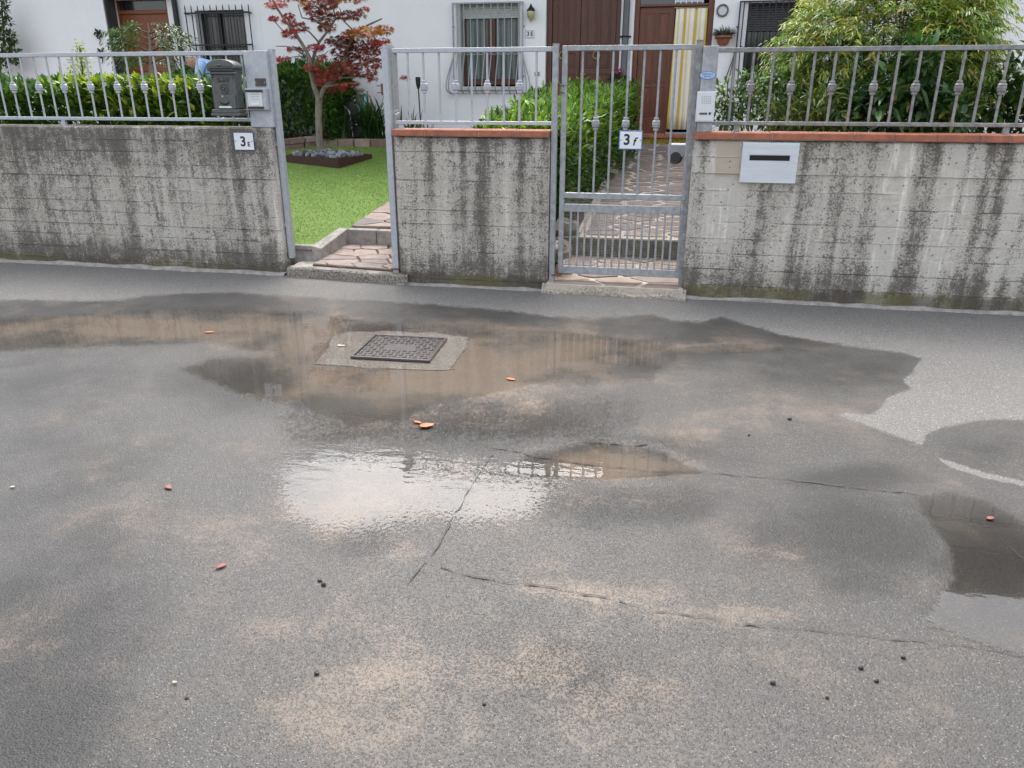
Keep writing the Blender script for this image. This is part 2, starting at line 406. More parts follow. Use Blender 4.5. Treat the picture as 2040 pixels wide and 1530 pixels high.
def puddle_mat():
    """thin water: clear sheet with Fresnel reflection, ending in a ragged edge where stones poke through"""
    t = NT('puddle_water'); p = t.pos()
    wat = t.attr('water').outputs['Fac']; rip = t.attr('ripple').outputs['Fac']
    vo = t.n('TexVoronoi', {'feature': 'F1'}, Vector=p, Scale=70.0)
    nm = t.noise(p, 38, 4, .7); nb = t.noise(p, 6, 4)
    e = t.math('ADD', t.math('MULTIPLY', t.math('SUBTRACT', nb, .5), .5), t.math('ADD', t.math('MULTIPLY', t.math('SUBTRACT', nm, .5), .8), t.math('MULTIPLY', t.math('SUBTRACT', vo.outputs['Distance'], .4), .5)))
    m = t.math('MULTIPLY', t.ss(t.math('ADD', wat, e), .30, .66), t.ss(wat, .08, .62))
    w1 = t.noise(t.pos((8, 20, 9)), 1.0, 2, .5); w2 = t.noise(t.pos((30, 55, 34)), 1.0, 2)
    hgt = t.math('ADD', t.math('MULTIPLY', w1, 1.0), t.math('MULTIPLY', w2, .18))
    nr = t.n('Bump', None, Height=hgt, Distance=.004, Strength=t.math('MULTIPLY', rip, 1.0)).outputs[0]
    fr = t.n('Fresnel', None, IOR=1.33, Normal=nr).outputs[0]
    gl = t.n('BsdfGlossy', None, Color=(1, 1, 1), Roughness=.02, Normal=nr)
    tr = t.n('BsdfTransparent', None, Color=(.96, .95, .93))
    mx = t.n('MixShader', None, i0=fr, i1=tr.outputs[0], i2=gl.outputs[0])
    cl = t.n('BsdfTransparent', None, Color=(1, 1, 1))
    mm = t.n('MixShader', None, i0=m, i1=cl.outputs[0], i2=mx.outputs[0])
    t.t.links.new(mm.outputs[0], t.out.inputs[0]); return t.m
M['puddle'] = puddle_mat()
def lawn_mat():
    t = NT('artificial_turf'); p = t.pos(); a = t.noise(p, 3, 4); b = t.noise(p, 120, 3)
    c = t.mix(t.ss(b, .3, .7), (.09, .17, .03), (.22, .35, .07)); c = t.mix(t.ss(a, .35, .75), c, (.19, .31, .06))
    t.bsdf(Base_Color=c, Roughness=.85, Normal=t.bump(b, .01)); return t.m
M['lawn'] = lawn_mat()
def cover_mat():
    t = NT('cast_iron_pattern'); p = t.pos(); a = t.noise(p, 25, 4); 
    c = t.mix(a, (.035, .03, .03), (.085, .07, .068))
    t.bsdf(Base_Color=c, Roughness=.38, Metallic=.4, Coat_Weight=.8, Coat_Roughness=.12, Normal=t.bump(t.noise(p, 90, 3), .002)); return t.m
M['cover'] = cover_mat()
# ================================================================== THE SETTING
def sstep(x, a, b):
    t = np.clip((x - a) / (b - a), 0, 1); return t * t * (3 - 2 * t)
def poly_sd(px, py, poly):
    """signed distance (inside positive) of points to a polygon"""
    P = np.array(poly, float); d = np.full(px.shape, 1e9); ins = np.zeros(px.shape, bool)
    for i in range(len(P)):
        a, b = P[i], P[(i + 1) % len(P)]; e = b - a
        t = np.clip(((px - a[0]) * e[0] + (py - a[1]) * e[1]) / (e @ e), 0, 1)
        d = np.minimum(d, np.hypot(px - a[0] - t * e[0], py - a[1] - t * e[1]))
        c = (a[1] > py) != (b[1] > py)
        with np.errstate(divide='ignore', invalid='ignore'):
            ins ^= c & (px < e[0] * (py - a[1]) / (e[1] if e[1] else 1e-9) + a[0])
    return np.where(ins, d, -d)
def grid_faces(nx, ny):
    i = np.arange(nx - 1)[None, :] + np.arange(ny - 1)[:, None] * nx
    i = i.ravel(); return np.stack([i, i + 1, i + 1 + nx, i + nx], 1)
def fattr(me, name, val):
    a = me.attributes.new(name, 'FLOAT', 'POINT'); a.data.foreach_set('value', np.ascontiguousarray(val, dtype=np.float32))

# far ground
g = MB().box(-300, 300, -300, 300, -.5, -.08).build('ground', M['soil']); struct(g)

# ---- road: one sheet, fine where the photo looks at it, with maps of where it is wet flooded
xs = np.concatenate([np.linspace(-60, -7.2, 12), np.arange(-7.0, 3.8, .02), np.linspace(4, 60, 12)])
ys = np.concatenate([np.linspace(-40, .6, 10), np.arange(.8, 6.36, .02)])
GX, GY = np.meshgrid(xs, ys); gx, gy = GX.ravel(), GY.ravel()
V = np.stack([gx, gy, np.zeros_like(gx)], 1)
dv = V - CC; zc = dv @ FW; ok = zc > .25
px = np.where(ok, 1020 + FPX * (dv @ RT) / np.where(ok, zc, 1), 1e5)
py = np.where(ok, 765 - FPX * (dv @ UP) / np.where(ok, zc, 1), 1e5)
wet_poly = [(-3000, 640), (-400, 610), (0, 597), (130, 600), (225, 600), (290, 590), (380, 585), (460, 583), (560, 590), (720, 598), (830, 605), (1000, 618), (1100, 633), (1220, 633), (1300, 627), (1340, 640), (1395, 642), (1440, 632), (1500, 650), (1560, 668), (1700, 690), (1800, 703), (1835, 714), (1815, 745), (1800, 758), (1815, 775), (1770, 792), (1740, 825), (1690, 822), (1665, 828), (1740, 852), (1835, 888), (1850, 862), (1900, 845), (1960, 836), (2040, 838), (2200, 850), (3200, 950), (5000, 1200), (9000, 9000), (-9000, 9000)]
wet = np.where(ok, .5 + np.clip(poly_sd(px, py, wet_poly) / 44, -.5, .5), 1.0)
dry_line = poly_sd(px, py, [(1866, 912), (1900, 922), (1960, 942), (2050, 962), (2050, 970), (1955, 950), (1893, 930)])
wet = np.minimum(wet, np.where(ok, .5 - np.clip((dry_line + 1) / 16, -.5, .5), 1))
water_polys = {
 'left': (1.0, .05, [(-900, 660), (-200, 640), (0, 626), (120, 622), (250, 612), (420, 610), (600, 616), (700, 628), (740, 640), (680, 655), (640, 690), (620, 712), (500, 706), (420, 688), (330, 692), (180, 698), (0, 706), (-200, 720), (-900, 740)]),
 'middle': (1.0, .06, [(540, 610), (640, 618), (700, 636), (760, 636), (900, 634), (1060, 648), (1200, 660), (1340, 680), (1390, 700), (1330, 735), (1300, 765), (1180, 775), (1060, 775), (960, 800), (880, 815), (800, 850), (700, 860), (610, 825), (480, 795), (340, 735), (420, 705), (540, 700)]),
 'shallow': (.50, .10, [(560, 760), (900, 760), (1200, 750), (1310, 770), (1300, 880), (1200, 900), (1000, 910), (760, 915), (560, 915), (520, 840)]),
 'pothole': (1.0, .10, [(1000, 928), (1060, 897), (1190, 872), (1300, 884), (1380, 920), (1412, 941), (1330, 948), (1200, 956), (1080, 952), (990, 945)]),
 'bright': (.92, .26, [(560, 885), (700, 872), (830, 880), (960, 900), (1090, 930), (1200, 950), (1120, 995), (1070, 1050), (950, 1070), (860, 1060), (760, 1080), (640, 1085), (550, 1040), (525, 940)]),
 'right': (1.0, .05, [(1815, 985), (1900, 975), (1960, 990), (2060, 1040), (2300, 1100), (2500, 1450), (2060, 1320), (1900, 1275), (1835, 1240), (1865, 1190), (1895, 1150), (1885, 1090), (1835, 1030)]),
 'sliver': (.9, .05, [(1320, 690), (1480, 681), (1575, 690), (1560, 704), (1440, 710), (1340, 705)]),
}
water = np.zeros_like(gx); who = np.zeros(len(gx), int); ripple = np.full_like(gx, .04)
for i, (k, (top, rp, poly)) in enumerate(water_polys.items()):
    soft = {'left': 34, 'middle': 44, 'shallow': 60, 'pothole': 18, 'bright': 120, 'right': 34, 'film': 60, 'sliver': 14}[k]
    w_ = top * sstep(poly_sd(px, py, poly), -soft * .5, soft)
    up_ = w_ > water; who[up_] = i; ripple = np.where(up_, rp, ripple); water = np.maximum(water, w_)
water = np.where(ok, water, 0)
def blobs(items):
    a = np.zeros_like(gx)
    for cx, cy_, rx, ry, v in items: a = np.maximum(a, v * np.exp(-(((px - cx) / rx) ** 2 + ((py - cy_) / ry) ** 2)))
    return a
damp = blobs([(200, 640, 600, 50, 1), (900, 690, 500, 90, .9), (1300, 690, 420, 60, .9), (1640, 735, 230, 50, .8), (1240, 1005, 230, 48, 1.1), (1680, 1065, 260, 95, 1.1), (1700, 955, 150, 36, .95), (1250, 905, 260, 55, 1), (60, 1300, 300, 420, .85), (130, 900, 260, 160, .55), (1130, 1350, 270, 110, .72), (720, 1080, 110, 50, .6), (950, 850, 330, 70, .95), (470, 770, 200, 60, .9), (1970, 1120, 140, 130, 1), (1950, 900, 130, 40, .6), (60, 760, 300, 90, .7), (1720, 1150, 160, 60, .7)])
silt_and_shine = blobs([(330, 655, 400, 30, 1.2), (900, 740, 260, 80, 1.35), (1120, 700, 240, 60, .95), (630, 690, 110, 90, 1.0), (700, 1010, 170, 70, .8), (1220, 922, 170, 32, 1.1), (850, 1020, 60, 60, .62), (800, 1090, 90, 50, .6), (720, 985, 180, 50, .62), (1130, 1180, 280, 30, .8), (1480, 1225, 220, 30, .8), (540, 1250, 120, 110, .5), (1000, 1350, 900, 330, .40), (430, 1100, 180, 180, .45), (1420, 690, 150, 16, .75), (1550, 830, 350, 90, .42), (640, 760, 160, 70, .5), (1000, 980, 280, 60, .5), (700, 1430, 380, 120, .48), (300, 1020, 280, 80, .38)])  # silt; the gateway and bright-puddle blobs also paint in a pale reflection
silt_and_shine = np.where(ok, silt_and_shine, 0); damp = np.where(ok, damp, .3)
zroad = -.012 * np.where(who == 3, water, 0)
V[:, 2] = zroad
def vertex_near(x, y): return int(np.argmin(np.abs(ys - y))) * len(xs) + int(np.argmin(np.abs(xs - x)))
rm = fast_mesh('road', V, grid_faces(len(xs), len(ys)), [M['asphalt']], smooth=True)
for k, a in (('wet', wet), ('water', water), ('silt_and_shine', silt_and_shine), ('damp', damp)): fattr(rm, k, a)
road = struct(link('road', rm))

# ---- standing water: separate thin sheets
GF = grid_faces(len(xs), len(ys)); fw_ = water[GF].max(1); fo = who[GF[np.arange(len(GF)), water[GF].argmax(1)]]
for i, k in enumerate(water_polys):
    f = GF[(fw_ > .04) & (fo == i)]
    if not len(f): continue
    u, inv = np.unique(f.ravel(), return_inverse=True)
    v = V[u].copy(); v[:, 2] = .0035
    me = fast_mesh('puddle', v, inv.reshape(f.shape), [M['puddle']], smooth=True)
    fattr(me, 'water', water[u]); fattr(me, 'ripple', ripple[u])
    struct(link('puddle', me))

# ---- joints of an old asphalt patch
def n1_(i, sd): return (math.sin(i * 1.7 + sd) + math.sin(i * .61 + 2 * sd)) > -1.6
def crack(pts, w0, w1, jag=.006):
    P = [gnd(x, y) for x, y in pts]; L = []
    for a, b in zip(P[:-1], P[1:]):
        n = max(2, int(np.linalg.norm(b - a) / .025))
        L += [a + (b - a) * t / n for t in range(n)]
    L.append(P[-1]); vs = []; fs = []
    off = 0
    for i, p in enumerate(L):
        a, b = L[max(i - 1, 0)], L[min(i + 1, len(L) - 1)]; t = (b - a); t /= np.linalg.norm(t) + 1e-9; nrm = np.array([-t[1], t[0], 0])
        off = off * .7 + random.gauss(0, jag * .5)
        w = random.uniform(w0, w1) * (.25 if i in (0, len(L) - 1) else 1) * (.35 + 1.3 * random.random() ** 2)
        c = p + nrm * off; z = zroad[vertex_near(c[0], c[1])] + .0042
        for s_ in (-1, 1):
            q = c + nrm * s_ * w * random.uniform(.35, .6); vs.append((q[0], q[1], z))
        if i and n1_(i, len(pts)): k = 2 * i; fs.append((k - 2, k - 1, k + 1, k))
    mb = MB(); mb.add(vs, fs); mb.build('crack', M['crack'], road)
crack([(808, 1172), (832, 1140), (850, 1120), (880, 1075), (905, 1030), (940, 970), (985, 897)], .0025, .008)
crack([(978, 893), (1040, 903), (1100, 911), (1200, 925), (1300, 936), (1420, 943), (1560, 956), (1640, 963), (1720, 973), (1830, 984)], .003, .009)
crack([(850, 1124), (930, 1147), (1010, 1160), (1100, 1172), (1200, 1193), (1300, 1214), (1400, 1232), (1530, 1248)], .002, .007, .010)
crack([(1530, 1248), (1620, 1258), (1710, 1268), (1830, 1280), (1930, 1292), (2060, 1312)], .0015, .005, .007)
crack([(1160, 879), (1200, 880), (1240, 886), (1290, 884)], .005, .014)
crack([(1975, 1060), (2000, 1085), (2045, 1120)], .002, .005)

# ---- manhole cover in its concrete collar
cz = .012
cc = [gnd(*p, cz) for p in ((703, 711), (852, 719), (889, 675), (747, 668))]
ctr = sum(cc) / 4
col_px = [(660, 672), (690, 662), (760, 660), (850, 662), (905, 668), (936, 672), (930, 690), (915, 712), (896, 738), (830, 738), (740, 733), (630, 726), (628, 720), (648, 700)]
cp = [gnd(*p) for p in col_px]; ring = []
for a, b in zip(cp, cp[1:] + cp[:1]):
    for t in np.linspace(0, 1, 5)[:-1]: ring.append(a + (b - a) * t + np.array([random.gauss(0, .010), random.gauss(0, .010), 0]))
mb = MB(); mb.prism([(p[0], p[1]) for p in ring], lambda p: (p[0], p[1], -.02), lambda p: (p[0], p[1], .0022))
t = NT('collar_concrete'); p_ = t.pos(); a_ = t.noise(p_, 60, 5, .7); b_ = t.noise(p_, 9, 3); vv = t.n('TexVoronoi', None, Vector=p_, Scale=110.0).outputs[0]
c_ = t.mix(t.ss(a_, .35, .7), (.11, .10, .088), (.34, .31, .27)); c_ = t.mix(t.ss(b_, .4, .7), c_, (.18, .16, .135))
t.bsdf(Base_Color=c_, Roughness=.55, Coat_Weight=.5, Coat_Roughness=.2, Normal=t.bump(t.math('ADD', a_, vv), .006)); M['collar'] = t.m
mb.build('manhole_collar', M['collar'], road)
crack(col_px + [col_px[0]], .002, .006, .004)
ux = (cc[1] - cc[0] + cc[2] - cc[3]) / 2; uy = (cc[3] - cc[0] + cc[2] - cc[1]) / 2
cov = thing('manhole_cover', 'rectangular dark iron manhole cover with ribbed pattern set among the puddles', 'manhole cover', (ctr[0], ctr[1], 0))
def uvq(u0, u1, v0, v1, z0, z1, mbx):
    q = [(u0, v0), (u1, v0), (u1, v1), (u0, v1)]
    f = lambda z: (lambda p: (*(ctr + ux * p[0] + uy * p[1])[:2], z))
    mbx.prism(q, f(z0), f(z1)); return mbx
fr = MB()
for q in ((-.52, .52, -.52, -.485), (-.52, .52, .485, .52), (-.52, -.488, -.485, .485), (.488, .52, -.485, .485)): uvq(*q, .004, .020, fr)
fr.build('cover_frame', M['cover'], cov, bevel=.002)
uvq(-.478, .478, -.475, .475, .004, .015, MB()).build('lid', M['cover'], cov, bevel=.002)
rb = MB()
for i in range(14):
    for j in range(11):
        u, v_ = -.44 + .88 * i / 13, -.43 + .86 * j / 10
        if abs(u) < .17 and abs(v_) < .1: continue
        if (i + j) % 2: uvq(u - .027, u + .027, v_ - .008, v_ + .008, .015, .0185, rb)
        else: uvq(u - .008, u + .008, v_ - .033, v_ + .033, .015, .0185, rb)
rb.build('tread_pattern', M['cover'], cov, kind='stuff')
uvq(.32, .36, -.05, .02, .0152, .0165, MB()).build('keyhole', M['dark'], cov)

# ================================================================== FRONT WALLS
YW = 6.0; YL = 6.12
def n1(x, seed, f):
    r = np.random.default_rng(seed); k = np.arange(-200, 400); v = r.random(len(k)); return np.interp(x * f, k, v)
def wall(name, label, x0, x1, y0, thick, top, step, row, stain_fn, vis=(-7, 3.6), seed=1):
    w = thing(name, label, 'wall', ((x0 + x1) / 2, y0, 0))
    a, b = max(x0, vis[0]), min(x1, vis[1]); xs_ = np.arange(a, b, .02)
    if x0 < a: xs_ = np.concatenate([np.arange(x0, a, .25), xs_])
    xs_ = np.append(xs_, b)
    if x1 > b: xs_ = np.append(xs_, np.append(np.arange(b + .25, x1, .25), x1))
    zj = []
    for j in range(int((top + .06) / row) + 2):
        z_ = top - j * row; zj += [z_ + q for q in (-.012, -.005, -.0018, .0018, .005, .012)] + [z_ - row * q for q in (.27, .42, .57, .72)]
    zs_ = np.array(sorted({round(z_, 5) for z_ in zj if -.06 < z_ < top - .02} | {-.06, top - .014, top - .005, top})); WX, WZ = np.meshgrid(xs_, zs_); r = np.random.default_rng(seed)
    ph = (top - WZ) / row; k = np.floor(ph).astype(int); fr_ = ph - k
    off = r.normal(0, .0026, 40)[np.clip(k, 0, 39)]
    near = np.minimum(fr_, 1 - fr_) * row; kk = np.round(ph).astype(int)
    amp = np.array([n1(WX[0], seed * 50 + q, 7) for q in range(40)])[np.clip(kk, 0, 39), np.arange(WX.shape[1])[None, :]]
    sgn = np.where(r.random(40) > .45, 1, -1)[np.clip(kk, 0, 39)]
    fin = sgn * np.clip(amp * 1.5 - .35, 0, 1) * .008 * np.clip(1.25 - near / .0045, 0, 1)
    WY = y0 - off - fin + r.normal(0, .0007, WX.shape)
    ed = np.minimum(WX - x0, x1 - WX); WY = WY + .012 * np.clip(1 - ed / .02, 0, 1) + .015 * np.clip(1 - (top - WZ) / .014, 0, 1)
    v = np.stack([WX.ravel(), WY.ravel(), WZ.ravel()], 1); nf = len(v); nx, nz = len(xs_), len(zs_)
    F = [tuple(f) for f in grid_faces(nx, nz)]
    rim = [i for i in range(nx)] + [i * nx + nx - 1 for i in range(1, nz)] + [(nz - 1) * nx + i for i in range(nx - 2, -1, -1)] + [i * nx for i in range(nz - 2, 0, -1)]
    bv = v[rim].copy(); bv[:, 1] = y0 + thick
    for i in range(len(rim)):
        j = (i + 1) % len(rim); F.append((rim[j], rim[i], nf + i, nf + j))
    allv = np.concatenate([v, bv]); q0 = nf
    c00, c10, c11, c01 = q0, q0 + nx - 1, q0 + nx - 1 + nz - 1, q0 + 2 * nx - 2 + nz - 1
    me = bpy.data.meshes.new('wall_body'); org = ORG[w.name]
    me.from_pydata((allv - np.array(org)).tolist(), [], F + [tuple(range(nf, nf + len(rim)))]); me.update(); me.materials.append(M['concrete'])
    st, mo, pa = stain_fn(allv[:, 0], allv[:, 2])
    st = np.array(st); st[:nf] += (.17 * np.clip(1.3 - near / .004, 0, 1) * np.clip(2.2 * amp - .5, 0, 1.6)).ravel()
    fattr(me, 'stain', st); fattr(me, 'moss', mo); fattr(me, 'patch', pa)
    link('wall_body', me, w); return w
def lip(w, x0, x1, y0, z=.022, seed=3, wid=.05):
    """squeezed-out mortar along the foot of the wall"""
    r = random.Random(seed); mb = MB(); n = int((x1 - x0) / .03); vs = []; fs = []
    for i in range(n + 1):
        x = x0 + (x1 - x0) * i / n; d = wid * (.55 + .6 * n1(np.array([x]), seed, 5)[0] + r.uniform(-.12, .12)); h = z * (.5 + .8 * n1(np.array([x]), seed + 9, 7)[0]) + r.uniform(-.002, .002)
        vs += [(x, y0 + .03, h), (x, y0 - d * .5, h * .9), (x, y0 - d, h * .55), (x, y0 - d * 1.1, -.01)]
        if i:
            k = 4 * i
            for j in range(3): fs.append((k - 4 + j, k - 3 + j, k + 1 + j, k + j))
    mb.add(vs, fs); mb.build('mortar_lip', M['mortar_grey'], w)
def wob(x, z, seed): return x + .018 * (n1(z, seed, 2.2) - .5) + .014 * (n1(z, seed + 1, 14) - .5)
def stain_left(x, z):
    x = wob(x, z, 61)
    c = n1(x, 11, 7); s = .32 + .30 * np.clip(c - .35, 0, 1) + .30 * sstep(z, .72, 1.15) + .38 * sstep(z, .34, .08)
    s = s + .12 * sstep(x, -3.9, -6.5) * 1.0
    s = s - .25 * sstep(np.abs(x + 3.3), .12, .02)
    for cpx, w_, a_ in ((475, .03, .35), (240, .03, .2), (355, .02, .15), (45, .05, .2)):
        s = s + .8 * a_ * np.exp(-((x - X(cpx, 350, YL)) / (w_ * 1.3)) ** 2) * (.5 + .8 * n1(z, int(cpx), 4))
    return s, sstep(z, .20, .02) * 1.0, np.zeros_like(x)
def stain_mid(x, z):
    x = wob(x, z, 63)
    c = n1(x, 21, 10); s = .30 + .28 * np.clip(c - .4, 0, 1) + .25 * sstep(z, 1.05, 1.2) + .42 * sstep(z, .4, .08)
    for cpx, w_, a_, zb in ((858, .035, .42, .7), (925, .04, .62, .6), (962, .04, .5, .2), (1035, .03, .42, .75), (1088, .03, .3, .1)):
        s = s + .8 * a_ * np.exp(-((x - X(cpx, 400, YW)) / (w_ * 1.15)) ** 2) * (.55 + .75 * n1(z, int(cpx), 4)) * (.35 + .65 * sstep(z, zb - .2, zb + .25))
    return s, sstep(z, .19, .05) * 1.1, np.zeros_like(x)
def stain_right(x, z):
    x0_ = x; x = wob(x, z, 65)
    c = n1(x, 31, 11) * .6 + n1(x, 32, 23) * .4
    s = .10 + .75 * np.clip(c - .40, 0, 1) + .22 * sstep(z, .95, 1.2) + .40 * sstep(z, .40, .10)
    for cpx, w_, a_ in ((1398, .045, .5), (1500, .10, .22), (1590, .035, .75), (1615, .05, .3), (1640, .012, -.4), (1672, .018, .35), (1725, .06, .3), (1780, .07, -.35), (1838, .05, .8), (1885, .05, -.5), (1905, .02, .3), (1925, .03, -.35), (1950, .035, .7), (1985, .035, .5), (2015, .05, -.3)):
        s = s + .72 * a_ * np.exp(-((x - X(cpx, 420, YW)) / (w_ * 1.15)) ** 2) * (.55 + .75 * n1(z, int(cpx), 4))
    s = s + .28 * np.exp(-((x - X(1530, 430, YW)) / .22) ** 2) * sstep(z, .95, .85) * sstep(z, .2, .5)
    low = np.exp(-((x - X(1432, 430, YW)) / .2) ** 2); s = s - .38 * low * sstep(z, .4, .55)
    pa = np.where(poly_sd(x0_, z, [(X(1430, 290, YW), 1.15), (X(1428, 350, YW), .93), (X(1470, 350, YW), .92), (X(1474, 290, YW), 1.16)]) > -.012, 1.0, 0.0)
    return s, sstep(z, .22, .03) * 1.2, pa
xl1 = X(553, 400, YL); xm0, xm1 = X(790, 400, YW), X(1093, 400, YW); xr0 = X(1366, 480, YW)
wl = wall('concrete_wall', 'grimy grey board-marked concrete wall without coping, left of the open gateway', -12, xl1, YL, .2, 1.225, .02, .105, stain_left, seed=4)
wm = wall('concrete_wall', 'short concrete wall pier with terracotta coping between the two gateways', xm0, xm1, YW, .2, 1.178, .02, .112, stain_mid, seed=5)
wr = wall('concrete_wall', 'long streaky concrete wall with terracotta coping and metal letterbox, right of the gate', xr0, 9, YW, .2, 1.178, .02, .118, stain_right, seed=6)
lip(wl, -9, xl1 + .02, YL, .03, 3, .07); lip(wm, xm0 - .02, xm1 + .02, YW, .02, 5, .05); lip(wr, xr0, 5, YW, .022, 8, .05)
# coping tiles
def coping(w, edges, y0=YW - .035, y1=YW + .235):
    for a, b in zip(edges[:-1], edges[1:]):
        z0 = 1.179 + random.uniform(0, .002); g_ = .0025
        MB().box(a + g_, b - g_, y0 + random.uniform(-.003, .003), y1, z0, z0 + .046 + random.uniform(0, .002)).build('coping_tile', M['terracotta'], w, bevel=.005)
    MB().box(edges[0] + .01, edges[-1] - .01, y0 + .006, y1 - .006, 1.1785, 1.219).build('coping_bed', M['mortar_grey'], w)
coping(wm, [X(a, 268, YW - .035) for a in (780, 845, 912, 953, 1021, 1094)])
er = [X(a, 272, YW - .035) for a in (1383, 1460.5, 1539.6, 1619.6, 1701.8, 1784.3, 1867.5, 1952.8, 2016.5)]
while er[-1] < 8.5: er.append(er[-1] + .3)
coping(wr, er)

# ================================================================== RAILINGS, POSTS, GATES
def knuckle_mesh(m, r=.029, h=.075):
    s_ = h / 2
    pr = [(.011, -s_ * 1.25), (r * .62, -s_ * 1.2), (r * .7, -s_ * .95), (r * .62, -s_ * .8), (r * .86, -s_ * .66), (r, -s_ * .45), (r * .93, -s_ * .33), (r * .9, -s_ * .28), (r * 1.02, -s_ * .2), (r * 1.04, 0), (r * 1.02, s_ * .2), (r * .9, s_ * .28), (r * .93, s_ * .33), (r, s_ * .45), (r * .86, s_ * .66), (r * .62, s_ * .8), (r * .7, s_ * .95), (r * .62, s_ * 1.2), (.011, s_ * 1.25)]
    return MB().lathe((0, 0, 0), pr, 14).mesh('knuckle', m, smooth=True)
def bar_mesh(name, m, h, r=.0085, n=8): return MB().cyl((0, 0, 0), (0, 0, h), r, n=n).mesh(name, m, smooth=True)
def railing(label, group, xa, xb, y, zb, zt, xsb, zk, m, feet, k0=1, r=.0085, rail=.032):
    t = thing('railing', label, 'railing', (xa, y, zb), group)
    MB().box(xa, xb, y - .02, y + .02, zt - rail, zt).build('top_rail', m, t, bevel=.003)
    MB().box(xa, xb, y - .018, y + .018, zb, zb + .026).build('bottom_rail', m, t, bevel=.003)
    bm_ = bar_mesh('baluster', m, zt - rail - zb - .026, r); km = knuckle_mesh(m)
    for i, x in enumerate(xsb):
        b = link('baluster', bm_, t, (x, y, zb + .026))
        if i % 2 == k0: link('knuckle', km, b).location = (0, 0, zk - zb - .026)
    for fx in feet:
        MB().box(fx - .02, fx + .02, y - .012, y + .012, 1.2, zb + .004).box(fx - .045, fx + .045, y - .03, y + .03, 1.222, 1.228).build('foot', m, t)
    return t
ylr = YL + .1; yr = YW + .09
bl = [X(p, 175, ylr) for p in (27, 52, 78, 103, 128, 154, 181, 207, 234, 260, 288, 315, 343, 371, 399, 428, 458, 488)]
sp = bl[2] - bl[0]; bl = [bl[0] - sp * .5 * k for k in range(12, 0, -1)] + bl
xpb0, xpb1 = X(501, 180, ylr), X(539, 180, ylr - .06)
railing('pale grey steel railing with ringed balusters on the uncapped left wall', 'railings on the front walls', -8.2, xpb0, ylr, 1.268, 1.812, bl, Z(300, 174, ylr), M['steel'], [X(128, 245, ylr), X(128, 245, ylr) - 1.6], k0=0)
bmx = [X(p, 172, yr) for p in (814.5, 845, 876, 908, 940, 971, 1003.5, 1035, 1068.5)]
xmp = X(784, 300, yr); xgp = X(1105, 300, yr)
railing('short pale grey railing above the wall pier between the gateways', 'railings on the front walls', X(782, 100, yr), xgp, yr, Z(900, 248, yr), 1.81, bmx, Z(900, 173, yr), M['steel'], [X(800, 250, yr)], k0=1)
bry = [X(p, 174, yr) for p in (1458, 1495.6, 1535, 1575.7, 1616, 1657, 1698, 1740, 1781, 1823.5, 1867.5, 1910, 1952, 1996, 2040)]
while bry[-1] < 6: bry.append(bry[-1] + .152)
xrp = X(1388, 200, yr)
railing('weathered dark grey railing along the right wall in front of the bushy shrub', 'railings on the front walls', xrp, 6.2, yr, Z(1700, 251, yr), 1.79, bry, Z(1700, 175, yr), M['steel_old'], [X(1467, 262, yr), X(2003, 262, yr), 3.8], k0=1, r=.0095, rail=.03)

# gate posts
def post(label, x, y, z0, z1, w_, d_, m, extra=None):
    t = thing('gate_post', label, 'gate post', (x, y, z0), 'gate posts of the two gateways')
    MB().box(x - w_ / 2, x + w_ / 2, y - d_ / 2, y + d_ / 2, z0, z1).build('post_shaft', m, t, bevel=.003)
    MB().box(x - w_ / 2 - .002, x + w_ / 2 + .002, y - d_ / 2 - .002, y + d_ / 2 + .002, z1, z1 + .006).build('post_cap', m, t)
    for e in (extra or []): e(t)
    return t
xlp = X(571, 400, YL + .10)
def brackets(t):
    for z in (1.09, .42):
        MB().box(xl1 - .02, xlp - .02, YL + .085, YL + .115, z - .02, z + .02).cyl((xlp - .022, YL + .07, z), (xlp - .022, YL + .13, z), .012).build('bracket', M['steel'], t)
post('pale steel gate post at the end of the uncapped left wall', xlp, YL + .10, .13, 1.815, .04, .06, M['steel'], [brackets])
def pin(xx, z):
    def f(t):
        MB().cyl((xx, yr - .045, z), (xx, yr - .045, z + .075), .009).box(xx - .035, xx + .04, yr - .075, yr - .01, z - .012, z).build('hinge_pin', M['rust'], t)
    return f
def hinge(xx, z, s_=1):
    def f(t):
        MB().box(xx, xx + s_ * .055, yr - .03, yr - .02, z + .02, z + .027).box(xx, xx + s_ * .055, yr - .03, yr - .02, z - .03, z - .023).cyl((xx + s_ * .012, yr - .028, z - .045), (xx + s_ * .012, yr - .028, z + .04), .010).build('hinge', M['rust'], t)
    return f
post('pale steel gate post with rusty catch at left edge of the middle wall pier', xmp - .015, yr - .03, .05, 1.812, .05, .05, M['steel'], [pin(xmp - .02, .12), hinge(xmp - .045, 1.52, -1)])
post('grey gate post with rusty hinge at right edge of the middle wall pier', xgp, yr - .03, .05, 1.822, .042, .05, M['steel_gate'], [pin(xgp + .04, .13), hinge(xgp + .015, 1.52)])
xr_ = X(1375, 330, yr)
post('weathered gate post beside the white intercom panel', xr_, yr - .03, .03, 1.835, .045, .05, M['steel_old'])

